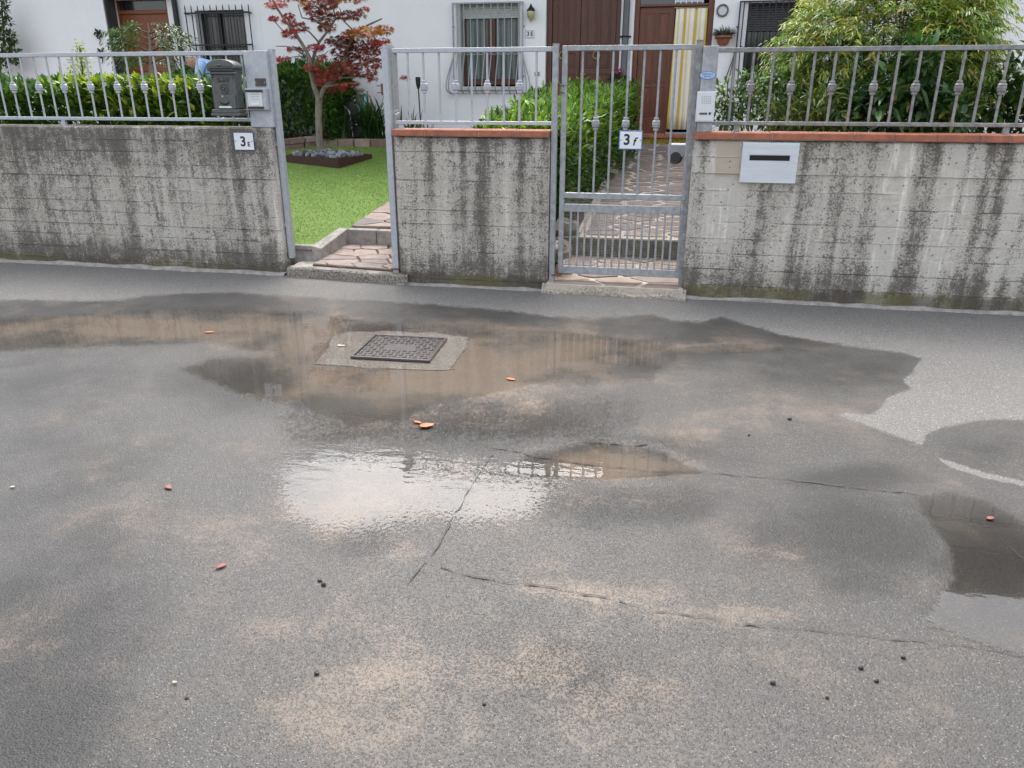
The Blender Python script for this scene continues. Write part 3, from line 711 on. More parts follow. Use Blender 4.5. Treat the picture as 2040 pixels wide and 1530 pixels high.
# the pedestrian gate: built once, copied for the leaf that stands open
GWID = X(1380, 240, yr) - X(1118, 240, yr); gx0 = X(1118, 240, yr)
zt = 1.815; zb_ = Z(1230, 548, yr); z390 = Z(1230, 391, yr); z418 = Z(1230, 416, yr)
def build_gate(label):
    t = thing('gate', label, 'gate', (0, 0, 0), 'pedestrian gates of grey steel bars'); m = M['steel_gate']; W = GWID; s_ = .038
    MB().box(0, s_, -.02, .02, zb_, zt).build('stile', m, t, bevel=.003); MB().box(W - s_, W, -.02, .02, zb_, zt).build('stile', m, t, bevel=.003)
    for a, b in ((zt - .035, zt), (z390 - .022, z390 + .02), (z418 - .03, z418 + .028), (zb_, zb_ + .06)):
        MB().box(s_, W - s_, -.019, .019, a, b).build('crossbar', m, t, bevel=.003)
    h1 = zt - .035 - z390 - .02; bmU = bar_mesh('upper_bar', m, h1, .009); km = knuckle_mesh(m)
    for i in range(7):
        x = s_ + (W - 2 * s_) * (i + 1) / 8; b = link('upper_bar', bmU, t, (x, 0, z390 + .02))
        if i % 2: link('knuckle', km, b).location = (0, 0, Z(1240, 247, yr) - z390 - .02)
    h2 = z418 - .03 - zb_ - .06; bmL = MB().box(-.007, .007, -.007, .007, 0, h2).mesh('lower_bar', m)
    for i in range(15): link('lower_bar', bmL, t, (s_ + (W - 2 * s_) * (i + 1) / 16, 0, zb_ + .06))
    wm_ = MB(); zz0, zz1 = zb_ + .05, z390
    n = int((W - .05) / .0125)
    for i in range(n + 1): x = .03 + (W - .06) * i / n; wm_.box(x - .0008, x + .0008, .0215, .0231, zz0, zz1)
    n = int((zz1 - zz0) / .0125)
    for i in range(n + 1): z = zz0 + (zz1 - zz0) * i / n; wm_.box(.03, W - .03, .0232, .0246, z - .0008, z + .0008)
    wm_.build('wire_mesh', M['steel_old'], t, kind='stuff')
    MB().box(W - .034, W - .004, -.035, .035, z418 + .0, z418 + .16).cyl((W - .02, -.035, z418 + .09), (W - .02, -.06, z418 + .09), .008).build('lock_case', m, t, bevel=.003)
    return t
gate = build_gate('closed grey steel gate with wire mesh below, carrying the 3f number plate')
gate.location = (gx0, yr, 0); ORG[gate.name] = (gx0, yr, 0)
gate2 = copy_tree(gate)
gate2['label'] = 'grey steel gate standing open, seen edge-on beside the middle wall pier'
pe = at(796, 300, 7.05); ph_ = at(786, 300, yr + .02)
gate2.location = (float(ph_[0]), yr + .02, .03); gate2.rotation_euler = (0, 0, math.atan2(pe[1] - ph_[1], pe[0] - ph_[0]))

# intercom pillars
lp = thing('intercom_pillar', 'pale sheet metal pillar on the left wall end, behind the open post', 'pillar', ((xpb0 + xpb1) / 2, ylr, 1.22))
MB().box(xpb0, xpb1, ylr - .07, ylr + .08, 1.2262, 1.808).build('pillar_body', M['steel'], lp, bevel=.003)
MB().box(xpb0 - .03, xpb1 - .012, ylr - .10, ylr - .071, 1.36, 1.36 + .002).build('shelf', M['steel'], lp)
x0, x1 = X(508, 165, ylr - .08), X(529, 165, ylr - .08); z0, z1 = Z(515, 172, ylr - .08), Z(515, 156, ylr - .08)
bp = thing('name_plate', 'small blank brown plate above the hooded intercom', 'plate', ((x0 + x1) / 2, ylr - .07, z0))
MB().box(x0, x1, ylr - .078, ylr - .0705, z0, z1).build('plate', plain('brown_plate', (.085, .06, .048), .5), bp, bevel=.001)
for xx in (x0 + .008, x1 - .008): MB().cyl((xx, ylr - .081, (z0 + z1) / 2), (xx, ylr - .077, (z0 + z1) / 2), .004).build('screw', M['steel'], bp)
yi = ylr - .072
x0, x1 = X(490, 200, yi - .05), X(530, 200, yi - .05); z0, z1 = Z(510, 219, yi - .05), Z(510, 176, yi - .05)
ic = thing('intercom', 'white intercom with dark hood on the left pillar beside the grey mailbox', 'intercom', ((x0 + x1) / 2, yi, z0))
MB().box(x0, x1, yi - .05, yi, z0, z1).build('housing', M['steel'], ic, bevel=.004)
w_ = x1 - x0; h_ = z1 - z0
MB().box(x0 + .05 * w_, x1 - .12 * w_, yi - .075, yi - .0502, z1 - .16 * h_, z1 - .01).build('hood', M['dark_plastic'], ic, bevel=.004)
MB().box(x0 + .12 * w_, x1 - .16 * w_, yi - .058, yi - .0503, z0 + .16 * h_, z1 - .17 * h_).build('panel', M['white_plastic'], ic, bevel=.002)
MB().box(x0 + .08 * w_, x1 - .14 * w_, yi - .062, yi - .0504, z0 + .05 * h_, z0 + .15 * h_).build('lower_trim', M['dark_plastic'], ic, bevel=.002)
for k in range(3): MB().box(x0 + .28 * w_, x1 - .3 * w_, yi - .0592, yi - .0582, z0 + (.5 + .11 * k) * h_, z0 + (.52 + .11 * k) * h_).build('speaker_slot', M['grey_plastic'], ic)
MB().box(x0 + .3 * w_, x1 - .34 * w_, yi - .062, yi - .0581, z0 + .22 * h_, z0 + .33 * h_).build('call_button', M['enamel'], ic, bevel=.001)

yp = yr - .075
x0, x1 = X(1396, 160, yp), X(1427, 160, yp)
rp = thing('intercom_pillar', 'weathered sheet metal pillar on the right wall with a pale blue oval plate', 'pillar', ((x0 + x1) / 2, yp, 1.225))
MB().box(x0, x1, yp, yp + .15, 1.228, 1.80).build('pillar_body', M['steel_gate'], rp, bevel=.003)
cx, cz_ = X(1409.5, 150, yp - .003), Z(1409.5, 150, yp - .003)
ov = thing('oval_plate', 'small pale blue oval plate with blue lettering above the white intercom', 'plate', (cx, yp, cz_))
el = lambda a, b: [(a * math.cos(2 * math.pi * k / 24), b * math.sin(2 * math.pi * k / 24)) for k in range(24)]
MB().prism(el(.056, .027)[::-1], lambda p: (cx + p[0], yp - .004, cz_ + p[1]), lambda p: (cx + p[0], yp - .0005, cz_ + p[1])).build('rim', M['blue_enamel'], ov)
MB().prism(el(.052, .0235)[::-1], lambda p: (cx + p[0], yp - .0052, cz_ + p[1]), lambda p: (cx + p[0], yp - .0041, cz_ + p[1])).build('face', M['pale_blue'], ov)
for zz, ww, n in ((.007, .036, 8), (-.008, .026, 6)):
    for k in range(n):
        xx = cx - ww + 2 * ww * (k + .5) / n
        MB().box(xx - ww / n * .62, xx + ww / n * .62, yp - .0056, yp - .0053, cz_ + zz - .0045 * random.uniform(.7, 1), cz_ + zz + .0045).build('letter_mark', M['blue_enamel'], ov)
x0, x1 = X(1387, 212, yp - .03), X(1424, 212, yp - .03); z0, z1 = Z(1405, 243, yp - .03), Z(1405, 182, yp - .03); w_ = x1 - x0; h_ = z1 - z0
ic = thing('intercom', 'white intercom panel with speaker holes on the right gate pillar', 'intercom', ((x0 + x1) / 2, yp, z0))
MB().box(x0, x1, yp - .035, yp - .0005, z0, z1).build('housing', M['white_plastic'], ic, bevel=.005)
MB().box(x0 + .05 * w_, x1 - .05 * w_, yp - .0375, yp - .0355, z0 + .04 * h_, z1 - .04 * h_).build('panel', M['white_plastic'], ic, bevel=.001)
for i in range(5):
    for j in range(5): MB().box(x0 + (.26 + .11 * i) * w_, x0 + (.33 + .11 * i) * w_, yp - .0382, yp - .0376, z1 - (.18 + .055 * j) * h_, z1 - (.155 + .055 * j) * h_).build('speaker_hole', M['grey_plastic'], ic)
MB().box(x0 + .2 * w_, x0 + .62 * w_, yp - .0395, yp - .0376, z0 + .24 * h_, z0 + .31 * h_).build('name_strip', M['anthracite'], ic)
MB().box(x0 + .7 * w_, x0 + .82 * w_, yp - .0395, yp - .0376, z0 + .24 * h_, z0 + .32 * h_).build('call_button', M['dark_plastic'], ic)

# number plates
def plate(label, x0, x1, z0, z1, y, border, txts):
    t = thing('number_plate', label, 'number plate', ((x0 + x1) / 2, y, z0)); w_ = x1 - x0; h_ = z1 - z0
    MB().box(x0, x1, y - .004, y, z0, z1).build('plate_border', M['blue_enamel'], t, bevel=.0012)
    MB().box(x0 + border, x1 - border, y - .0052, y - .0041, z0 + border, z1 - border).build('plate_face', M['enamel'], t)
    for s_, u, v_, size, bold, shear in txts:
        me = text_mesh(s_, size * h_, M['navy'], .0006, bold * h_, shear)
        link('numeral' if s_.isdigit() else 'letter', me, t, (x0 + u * w_, y - .0058, z0 + v_ * h_))
    for u in (.085, .915): MB().cyl((x0 + u * w_, y - .0075, z0 + h_ / 2), (x0 + u * w_, y - .005, z0 + h_ / 2), .0042).build('screw', M['navy'], t)
plate('white number plate 3E with thin blue edge on the left wall', X(467, 282, YL - .012), X(506, 282, YL - .012), Z(486, 299, YL - .012), Z(486, 264, YL - .012), YL - .012, .0035, [('3', .46, .47, .78, .022, 0), ('E', .74, .33, .36, .012, 0)])
plate('white number plate 3f with wide blue edge on the closed gate', X(1233, 280, yr - .022), X(1280, 280, yr - .022), Z(1256, 298, yr - .022), Z(1256, 260, yr - .022), yr - .022, .007, [('3', .34, .5, .78, .022, 0), ('f', .64, .41, .58, .014, .25)])

# letterbox front in the right wall
ym = YW - .03
x0, x1 = X(1477, 320, ym), X(1590, 320, ym); z0, z1 = Z(1530, 365, ym), Z(1530, 284, ym)
lb = thing('letterbox', 'brushed metal letterbox front with black slot set in the right wall', 'letterbox', ((x0 + x1) / 2, YW, z0))
MB().box(x0, x1, ym, YW + .02, z0, z1).build('front_plate', plain('brushed_zinc', (.62, .64, .67), .4, .2, var=.1, scale=3, stretch=(1, 1, 14)), lb, bevel=.004)
h_ = z1 - z0
MB().box(x0 + .14 * (x1 - x0), x1 - .15 * (x1 - x0), ym - .0012, ym - .0002, z0 + .56 * h_, z0 + .69 * h_).build('slot', M['dark'], lb)
MB().box(x0 + .12 * (x1 - x0), x1 - .13 * (x1 - x0), ym - .004, ym - .0003, z0 + .69 * h_, z0 + .71 * h_).build('slot_lip', M['steel'], lb)

# ornate mailbox
yb = ylr - .055; yf = yb - .11
x0, x1 = X(417, 180, yf), X(474, 180, yf); z0, z1 = Z(450, 231, yf), Z(450, 118, yf); w_ = x1 - x0; h_ = z1 - z0; xc = (x0 + x1) / 2
mbx = thing('mailbox', 'dark grey ornate mailbox with arched lid hanging on the left railing', 'mailbox', (xc, yb, z0)); an = M['anthracite']
arch = [(x0 + .02, z0 + .14 * h_), (x1 - .02, z0 + .14 * h_), (x1 - .02, z0 + .86 * h_)] + [(xc + (w_ / 2 - .02) * math.cos(a), z0 + .86 * h_ + .105 * h_ * math.sin(a)) for a in np.linspace(0, math.pi, 15)[1:-1]] + [(x0 + .02, z0 + .86 * h_)]
MB().prism(arch, lambda p: (p[0], yb, p[1]), lambda p: (p[0], yf + .008, p[1])).build('body', an, mbx, bevel=.003)
lid = [(x0, z0 + .84 * h_), (x1, z0 + .84 * h_)] + [(xc + w_ / 2 * math.cos(a), z0 + .86 * h_ + .14 * h_ * math.sin(a)) for a in np.linspace(0, math.pi, 17)]
MB().prism(lid, lambda p: (p[0], yb + .005, p[1]), lambda p: (p[0], yf - .012, p[1])).build('arched_lid', an, mbx, bevel=.004)
inl = [(xc + (w_ / 2 - .025) * math.cos(a), z0 + .87 * h_ + .10 * h_ * math.sin(a)) for a in np.linspace(0, math.pi, 13)]
MB().prism(inl, lambda p: (p[0], yf - .0122, p[1]), lambda p: (p[0], yf - .018, p[1])).build('lid_relief', an, mbx, bevel=.002)
MB().ball((xc, yf - .02, z0 + .90 * h_), (.022, .008, .009)).build('lid_knob', an, mbx, smooth=True)
MB().box(x0 - .012, x1 + .012, yf - .02, yf - .0005, z0 + .745 * h_, z0 + .775 * h_).build('moulding', an, mbx, bevel=.003)
MB().box(x0 + .012, x1 - .012, yf - .016, yf + .007, z0 + .79 * h_, z0 + .835 * h_).build('mail_flap', M['dark_plastic'], mbx, bevel=.002)
em = MB(); zc_ = z0 + .52 * h_
em.tube([(xc + .032 * math.cos(a), yf + .004, zc_ - .015 + .036 * math.sin(a)) for a in np.linspace(0, 2 * math.pi, 20)[:-1]], .006, 6, True)
em.tube([(xc + .019 * math.cos(a), yf + .003, zc_ - .015 + .022 * math.sin(a)) for a in np.linspace(0, 2 * math.pi, 16)[:-1]], .005, 6, True)
for s_ in (-1, 1):
    em.tube([(xc + s_ * q[0], yf + .004, zc_ + q[1]) for q in ((.006, .045), (.022, .055), (.04, .04), (.05, .055), (.044, .066), (.03, .062))], [.007, .008, .007, .006, .005, .004], 6)
    em.tube([(xc + s_ * q[0], yf + .004, zc_ + q[1]) for q in ((.03, -.05), (.02, -.07), (.0, -.06))], [.004, .006, .005], 6)
em.ball((xc, yf + .002, zc_ + .055), (.013, .008, .016)); em.ball((xc, yf + .002, zc_ - .015), (.01, .008, .012))
em.build('relief_emblem', an, mbx, smooth=True)
for s_ in (-1, 1): MB().tube([(xc + s_ * (w_ / 2 - .035), yf + .004, z0 + q * h_) for q in (.735, .70, .67)], [.004, .009, .004], 6).build('side_boss', an, mbx, smooth=True)
MB().box(x0 + .035, x1 - .03, yf - .004, yf + .0078, z0 + .13 * h_, z0 + .38 * h_).build('door', an, mbx, bevel=.003)
MB().tube([(xc + u * .045, yf - .005, z0 + (.255 - .045 * (1 - u * u)) * h_) for u in np.linspace(-1, 1, 11)], [.002, .004, .006, .007, .008, .008, .008, .007, .006, .004, .002], 8).build('door_slot', M['dark'], mbx)
MB().cyl((xc - .01, yf - .012, z0 + .35 * h_), (xc - .01, yf - .003, z0 + .35 * h_), .008).build('lock', M['steel'], mbx)
MB().box(xc - .055, xc + .055, yf - .0062, yf - .0042, z0 + .145 * h_, z0 + .175 * h_).build('name_label', M['enamel'], mbx)
for a, b, e in ((0, .05, .012), (.055, .12, .004)): MB().box(x0 - e + .01, x1 + e - .01, yf - .008 - e, yb, z0 + a * h_, z0 + b * h_).build('base_moulding', an, mbx, bevel=.004)
# ================================================================== GARDEN GROUND
def zg(y): return gz(min(y, 12.9))
sm = MB()
for a, b, c, d in ((-60, -3.10, 6.30, 40), (-2.12, -.97, 6.2, 40), (.13, 60, 6.2, 40), (-3.10, -2.12, 6.92, 40), (-.97, .13, 6.92, 40)):
    for y0, y1 in zip([c, 12.9], [12.9, d]):
        sm.add([(a, y0, zg(y0) - .035), (b, y0, zg(y0) - .035), (b, y1, zg(y1) - .035), (a, y1, zg(y1) - .035)], [(0, 1, 2, 3)])
struct(sm.build('garden_soil', M['soil_red']))
def clip(poly, n, d):
    out = []
    for a, b in zip(poly, poly[1:] + poly[:1]):
        da, db = a[0] * n[0] + a[1] * n[1] - d, b[0] * n[0] + b[1] * n[1] - d
        if da <= 0: out.append(a)
        if (da < 0 < db) or (db < 0 < da):
            t = da / (da - db); out.append((a[0] + (b[0] - a[0]) * t, a[1] + (b[1] - a[1]) * t))
    return out
def flags(parent, poly, n, zf, m, gap=.012, seed=1, xs=1.0, thick=.04, rough=.012):
    """irregular flagstones: cells of scattered points, every stone an object"""
    r = random.Random(seed); x0, x1 = min(p[0] for p in poly), max(p[0] for p in poly); y0, y1 = min(p[1] for p in poly), max(p[1] for p in poly)
    S = []
    tries = 0
    dmin = .72 * math.sqrt((x1 - x0) * (y1 - y0) / n)
    while len(S) < n and tries < 6000:
        tries += 1; p = (r.uniform(x0, x1), r.uniform(y0, y1))
        if all(math.hypot((p[0] - q[0]) * xs, p[1] - q[1]) > dmin * r.uniform(.75, 1.1) for q in S): S.append(p)
    for i, s_ in enumerate(S):
        c = list(poly)
        for j, q in enumerate(S):
            if j == i: continue
            nx, ny = (q[0] - s_[0]) * xs * xs, q[1] - s_[1]; mx, my = (q[0] + s_[0]) / 2, (q[1] + s_[1]) / 2
            c = clip(c, (nx, ny), nx * mx + ny * my)
            if not c: break
        if len(c) < 3: continue
        gx_ = sum(p[0] for p in c) / len(c); gy_ = sum(p[1] for p in c) / len(c); size = max(math.hypot(p[0] - gx_, p[1] - gy_) for p in c)
        k = max(.5, 1 - gap / max(size, .03) * 1.6); pts = []
        for a, b in zip(c, c[1:] + c[:1]):
            if math.hypot(a[0] - b[0], a[1] - b[1]) < .02: continue
            pts.append(a)
            if math.hypot(a[0] - b[0], a[1] - b[1]) > .12: pts.append(((a[0] + b[0]) / 2 + r.uniform(-rough, rough), (a[1] + b[1]) / 2 + r.uniform(-rough, rough)))
        if len(pts) < 3: continue
        pts = [(gx_ + (p[0] - gx_) * k + r.uniform(-.004, .004), gy_ + (p[1] - gy_) * k + r.uniform(-.004, .004)) for p in pts]
        dz = r.uniform(0, .006); tx, ty = r.uniform(-.008, .008), r.uniform(-.008, .008)
        MB().prism(pts, lambda p: (p[0], p[1], zf(p[1]) - thick), lambda p: (p[0], p[1], zf(p[1]) + dz + tx * (p[0] - gx_) + ty * (p[1] - gy_))).build('flagstone', m, parent, bevel=.003)
M['joint_dark'] = plain('dark_earthy_mortar', (.10, .075, .06), .95, var=.3, scale=20, bump=.004)
# left entrance
zl = lambda y: .098 + .045 * (y - 6.0)
zl2 = lambda y: .075 + .045 * (y - 6.0)
la = MB(); lpo = [(-3.22, 6.07), (-2.13, 5.965), (-2.13, 6.93), (-3.05, 6.93), (-3.05, 6.4), (-3.22, 6.33)]
la.prism(lpo, lambda p: (p[0], p[1], -.05), lambda p: (p[0], p[1], zl(p[1]) - .02)); lnd = la.build('landing', M['mortar_grey']); struct(lnd)
f = lambda x: 6.068 - (x + 3.25) * .0945; vs, fs = [], []
for i in range(38):
    x = -3.25 + 1.13 * i / 37; j = .018 * (n1(np.array([x]), 71, 6)[0] - .5) + random.uniform(-.003, .003); h = .080 + .01 * (n1(np.array([x]), 72, 9)[0] - .5)
    vs += [(x, f(x) - .018 + j, -.03), (x, f(x) - .014 + j, .05), (x, f(x) - .012 + j * .6, h - .012), (x, f(x) + .002, h), (x, f(x) + .07, h)]
    if i:
        for q in range(4): fs.append((5 * i - 5 + q, 5 * i + q, 5 * i + q + 1, 5 * i - 4 + q))
M['old_concrete'] = plain('stained_old_concrete', (.27, .24, .20), .92, var=.75, scale=70, bump=.006, bscale=90)
M['old_mortar'] = plain('pale_broken_mortar', (.40, .345, .28), .92, var=.5, scale=60, bump=.006, bscale=90)
MB().add(vs, fs).build('kerb', M['old_concrete'], lnd)
MB().prism([(-3.04, 6.13), (-2.15, 6.05), (-2.15, 6.92), (-3.04, 6.92)], lambda p: (p[0], p[1], zl(p[1]) - .019), lambda p: (p[0], p[1], zl(p[1]) - .007)).build('joint_bed', M['joint_dark'], lnd)
flags(lnd, [(-3.04, 6.13), (-2.15, 6.05), (-2.15, 6.92), (-3.04, 6.92)], 22, zl, M['flag_pink'], .007, 3, .6, .015)
pa = MB(); zs2 = lambda y: gz(y) + .012
pa.add([(-3.05, 6.935, .10), (-2.13, 6.935, .10), (-2.13, 6.935, .268), (-3.05, 6.935, .268), (-2.13, 12.7, gz(12.7) + .007), (-3.05, 12.7, gz(12.7) + .007), (-2.13, 12.7, 0), (-3.05, 12.7, 0)], [(0, 1, 2, 3), (3, 2, 4, 5), (1, 6, 4, 2), (0, 3, 5, 7)])
gp = struct(pa.build('garden_path', M['joint_dark']))
for i in range(3):
    a = -3.045 + .9 * i / 3; MB().box(a + .003, a + .297, 6.905, 7.0, .12, .272 + random.uniform(0, .006)).build('step_stone', M['mortar_grey'], gp, bevel=.012)
flags(gp, [(-3.04, 7.003), (-2.14, 7.003), (-2.14, 12.6), (-3.04, 12.6)], 62, zs2, M['flag_pink'], .008, 5, .7)
# right entrance
la2 = MB().prism([(-.955, 5.95), (.115, 5.955), (.115, 6.93), (-.955, 6.93)], lambda p: (p[0], p[1], -.05), lambda p: (p[0], p[1], zl2(p[1]) - .004))
ln2 = struct(la2.build('landing', M['mortar']))
flags(ln2, [(-.93, 5.965), (.11, 5.965), (.11, 6.91), (-.93, 6.91)], 17, zl2, M['flag_pink'], .022, 8, .6, .03)
rr = random.Random(5)
for i in range(9):    # broken mortar under the sill
    pass
vs, fs = [], []
for i in range(46):
    x = -.99 + 1.13 * i / 45; j = .06 * n1(np.array([x]), 81, 7)[0] + rr.uniform(-.006, .006); h = .05 * n1(np.array([x]), 82, 8)[0] + rr.uniform(0, .008)
    vs += [(x, 5.93 - j, -.03), (x, 5.935 - j, .012 + h * .3), (x, 5.945 - j * .5, .02 + h * .8), (x, 5.95, .02 + h * .6), (x, 5.98, .068)]
    if i:
        for q in range(4): fs.append((5 * i - 5 + q, 5 * i + q, 5 * i + q + 1, 5 * i - 4 + q))
MB().add(vs, fs).build('broken_mortar', M['old_mortar'], ln2)
pb = MB().add([(-.82, 6.935, .08), (.14, 6.935, .08), (.14, 6.935, gz(6.935) + .005), (-.82, 6.935, gz(6.935) + .005), (.14, 12.32, gz(12.32) + .005), (-.82, 12.32, gz(12.32) + .005), (.14, 12.32, 0), (-.82, 12.32, 0)], [(0, 1, 2, 3), (3, 2, 4, 5), (1, 6, 4, 2), (0, 3, 5, 7)])
gp2 = struct(pb.build('garden_path', M['mortar']))
M['moss_stone'] = plain('mossy_step_stone', (.13, .12, .07), .95, var=.5, scale=18, bump=.006)
for i in range(4):
    a = -.98 + 1.1 * i / 4; MB().box(a + .003, a + .272, 6.90, 6.99, .10, .272 + random.uniform(0, .005)).build('step_stone', M['moss_stone'], gp2, bevel=.01)
flags(gp2, [(-.80, 6.995), (.13, 6.995), (.13, 12.3), (-.80, 12.3)], 92, lambda y: gz(y) + .0085, M['flag_grey'], .026, 11, .55)
MB().prism([(-.845, 6.99), (-.815, 6.99), (-.815, 12.3), (-.845, 12.3)], lambda p: (p[0], p[1], .1), lambda p: (p[0], p[1], gz(p[1]) + .03)).build('path_edging', M['mortar'], gp2)
# lawn and its kerb
lw = MB(); ny = 24
for i in range(ny):
    ya, yb_ = 6.32 + (11.75 - 6.32) * i / ny, 6.32 + (11.75 - 6.32) * (i + 1) / ny
    lw.add([(-7.5, ya, gz(ya) - .005), (-3.052, ya, gz(ya) - .005), (-3.052, yb_, gz(yb_) - .005), (-7.5, yb_, gz(yb_) - .005)], [(0, 1, 2, 3)])
struct(lw.build('lawn', M['lawn']))
ke = MB(); ke.add([(-3.12, 6.30, .0), (-3.03, 6.30, .0), (-3.03, 6.30, .205), (-3.12, 6.30, .225), (-3.12, 6.92, .0), (-3.03, 6.92, .0), (-3.03, 6.92, .285), (-3.12, 6.92, .288)], [(0, 1, 2, 3), (1, 5, 6, 2), (2, 6, 7, 3), (4, 7, 6, 5), (0, 3, 7, 4)]); ke.box(-3.6, -3.122, 6.325, 6.39, 0, .222)
struct(ke.build('lawn_kerb', M['mortar_grey'], bevel=.008))
n = 90000
gx_ = rng.uniform(-6.6, -3.055, n); gy_ = 6.34 + (11.7 - 6.34) * rng.random(n); b0 = np.stack([gx_, gy_, .28 + .09 * (gy_ - 7) - .006], 1)
an_ = rng.uniform(0, 6.28, n); hh = rng.uniform(.007, .015, n); ww = .0032; ln_ = np.stack([rng.normal(0, .012, n), rng.normal(0, .012, n), hh], 1)
sx = np.stack([np.cos(an_) * ww, np.sin(an_) * ww, np.zeros(n)], 1)
Vg = np.stack([b0 - sx, b0 + sx, b0 + ln_], 1).reshape(-1, 3); Fg = np.arange(3 * n).reshape(-1, 3)
big = np.interp(gx_ * 3 + np.sin(gy_ * 2.3), np.linspace(-30, 10, 200), rng.random(200))
cg = np.array([.19, .29, .06])[None] * (.8 + .3 * rng.random((n, 1))) * (.85 + .3 * big[:, None]) + np.array([.05, .02, 0])[None] * rng.random((n, 1))
o = link('grass', fast_mesh('grass', Vg, Fg, [M['grass']], np.repeat(cg, 3, 0))); tag(o, 'short bright green artificial turf beyond the open gateway', 'grass', kind='stuff')

# ================================================================== FOLIAGE
def unit(a): return a / (np.linalg.norm(a, axis=1, keepdims=True) + 1e-9)
def leaves(name, P, D, L, W, C, m, parent, droop=.15, kind='stuff', fold=.18, upv=None):
    """oval folded leaves; P base points, D directions, L W lengths and widths, C colours"""
    n = len(P); D = unit(D); U = np.tile(np.array([0, 0, 1.0]), (n, 1)) if upv is None else upv
    U = U + rng.normal(0, .35, (n, 3)); S = unit(np.cross(D, U)); N = np.cross(S, D)
    L = np.broadcast_to(L, n)[:, None]; W = np.broadcast_to(W, n)[:, None]
    dz = lambda t: -N * L * droop * t * t
    pt = lambda t, s_: P + D * L * t + S * W * .5 * s_ + dz(t) + N * W * fold * abs(s_)
    v = [P, pt(.32, .92), pt(.32, 0), pt(.32, -.92), pt(.68, .78), pt(.68, 0), pt(.68, -.78), pt(1, 0)]
    V_ = np.stack(v, 1).reshape(-1, 3)
    tri = np.array([(0, 2, 1), (0, 3, 2), (1, 2, 5), (1, 5, 4), (2, 3, 6), (2, 6, 5), (4, 5, 7), (5, 6, 7)])
    F_ = (np.arange(n)[:, None, None] * 8 + tri[None]).reshape(-1, 3)
    org = ORG.get(parent.name, (0, 0, 0)) if parent else (0, 0, 0)
    o = link(name, fast_mesh(name, V_ - np.array(org), F_, [m], np.repeat(C, 8, 0)), parent)
    if kind: o['kind'] = kind
    return o
def palette(n, cols, w, jit=.2):
    c = np.array(cols)[rng.choice(len(cols), n, p=np.array(w) / sum(w))]
    return np.clip(c * (1 + rng.normal(0, jit, (n, 1))) * (1 + rng.normal(0, jit * .25, (n, 3))), .004, 1)
def hedge(name, label, quad, zb0, zn, zf_, n, L, W, cols, w, topcols, m, group=None, rough=.05, stems=14):
    """quad: near-left, near-right, far-right, far-left; zn, zf_ top heights near and far"""
    Q = np.array(quad); c = Q.mean(0); t = thing(name, label, 'hedge', (c[0], c[1], zb0(c[1])), group)
    sides = [(0, 1, .25), (1, 2, .20), (2, 3, .12), (3, 0, .05)]
    u = rng.random(n); v_ = rng.random(n); k = rng.random(n); P = np.zeros((n, 3)); D = np.zeros((n, 3)); top = k < .30
    a, b = u[top], v_[top]; bl_ = lambda a, b: (1 - b)[:, None] * ((1 - a)[:, None] * Q[0] + a[:, None] * Q[1]) + b[:, None] * ((1 - a)[:, None] * Q[3] + a[:, None] * Q[2])
    P[top, :2] = bl_(a, b); P[top, 2] = zn + (zf_ - zn) * b; D[top] = (0, 0, .9)
    acc = .30
    for i, j, f in sides:
        s_ = (k >= acc) & (k < acc + f); acc += f
        e = Q[j] - Q[i]; nn = np.array([e[1], -e[0]]) / np.linalg.norm(e)
        xy = Q[i] + u[s_][:, None] * e; P[s_, :2] = xy
        tb = {0: 0 * u[s_], 1: u[s_], 2: 1 + 0 * u[s_], 3: 1 - u[s_]}[i]; tz = zn + (zf_ - zn) * tb; z0_ = np.array([zb0(q) for q in xy[:, 1]])
        P[s_, 2] = z0_ + (tz - z0_) * (v_[s_] ** .9); D[s_, 0] = nn[0] * .8; D[s_, 1] = nn[1] * .8; D[s_, 2] = .25 + .5 * v_[s_]
    s_ = k >= acc
    if s_.any():
        P[s_, :2] = bl_(u[s_], v_[s_]); z0_ = np.array([zb0(q) for q in P[s_, 1]]); P[s_, 2] = z0_ + (zn + (zf_ - zn) * v_[s_] - z0_) * rng.random(s_.sum())
        D[s_] = rng.normal(0, 1, (s_.sum(), 3))
    # lumpy outline
    lump = .55 * np.sin(P[:, 0] * 9 + 1.3 * np.sin(P[:, 1] * 7)) + .45 * np.sin(P[:, 2] * 13 + P[:, 1] * 8)
    P += D * (rough * lump + rng.normal(0, rough * .8, n) - rough * .6)[:, None]
    D = D + rng.normal(0, .55, (n, 3)); D[:, 2] += .1
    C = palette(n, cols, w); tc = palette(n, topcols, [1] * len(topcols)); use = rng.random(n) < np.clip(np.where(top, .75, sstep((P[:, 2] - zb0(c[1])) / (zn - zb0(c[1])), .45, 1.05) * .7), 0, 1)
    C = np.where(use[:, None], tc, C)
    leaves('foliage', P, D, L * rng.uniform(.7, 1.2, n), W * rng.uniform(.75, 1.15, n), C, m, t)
    for i in range(stems):
        a, b = random.random(), random.random(); q = (1 - b) * ((1 - a) * Q[0] + a * Q[1]) + b * ((1 - a) * Q[3] + a * Q[2]); q = q * .8 + c * .2; z0_ = zb0(q[1])
        MB().tube([(q[0], q[1], z0_ - .03), (q[0] + random.uniform(-.05, .05), q[1] + random.uniform(-.05, .05), z0_ + .4), (q[0] + random.uniform(-.15, .15), q[1] + random.uniform(-.15, .15), z0_ + .8)], [.014, .011, .006], 6).build('stem', M['twig'], t)
    return t
LG = [(.08, .175, .028), (.055, .13, .024), (.13, .25, .036), (.035, .09, .02)]
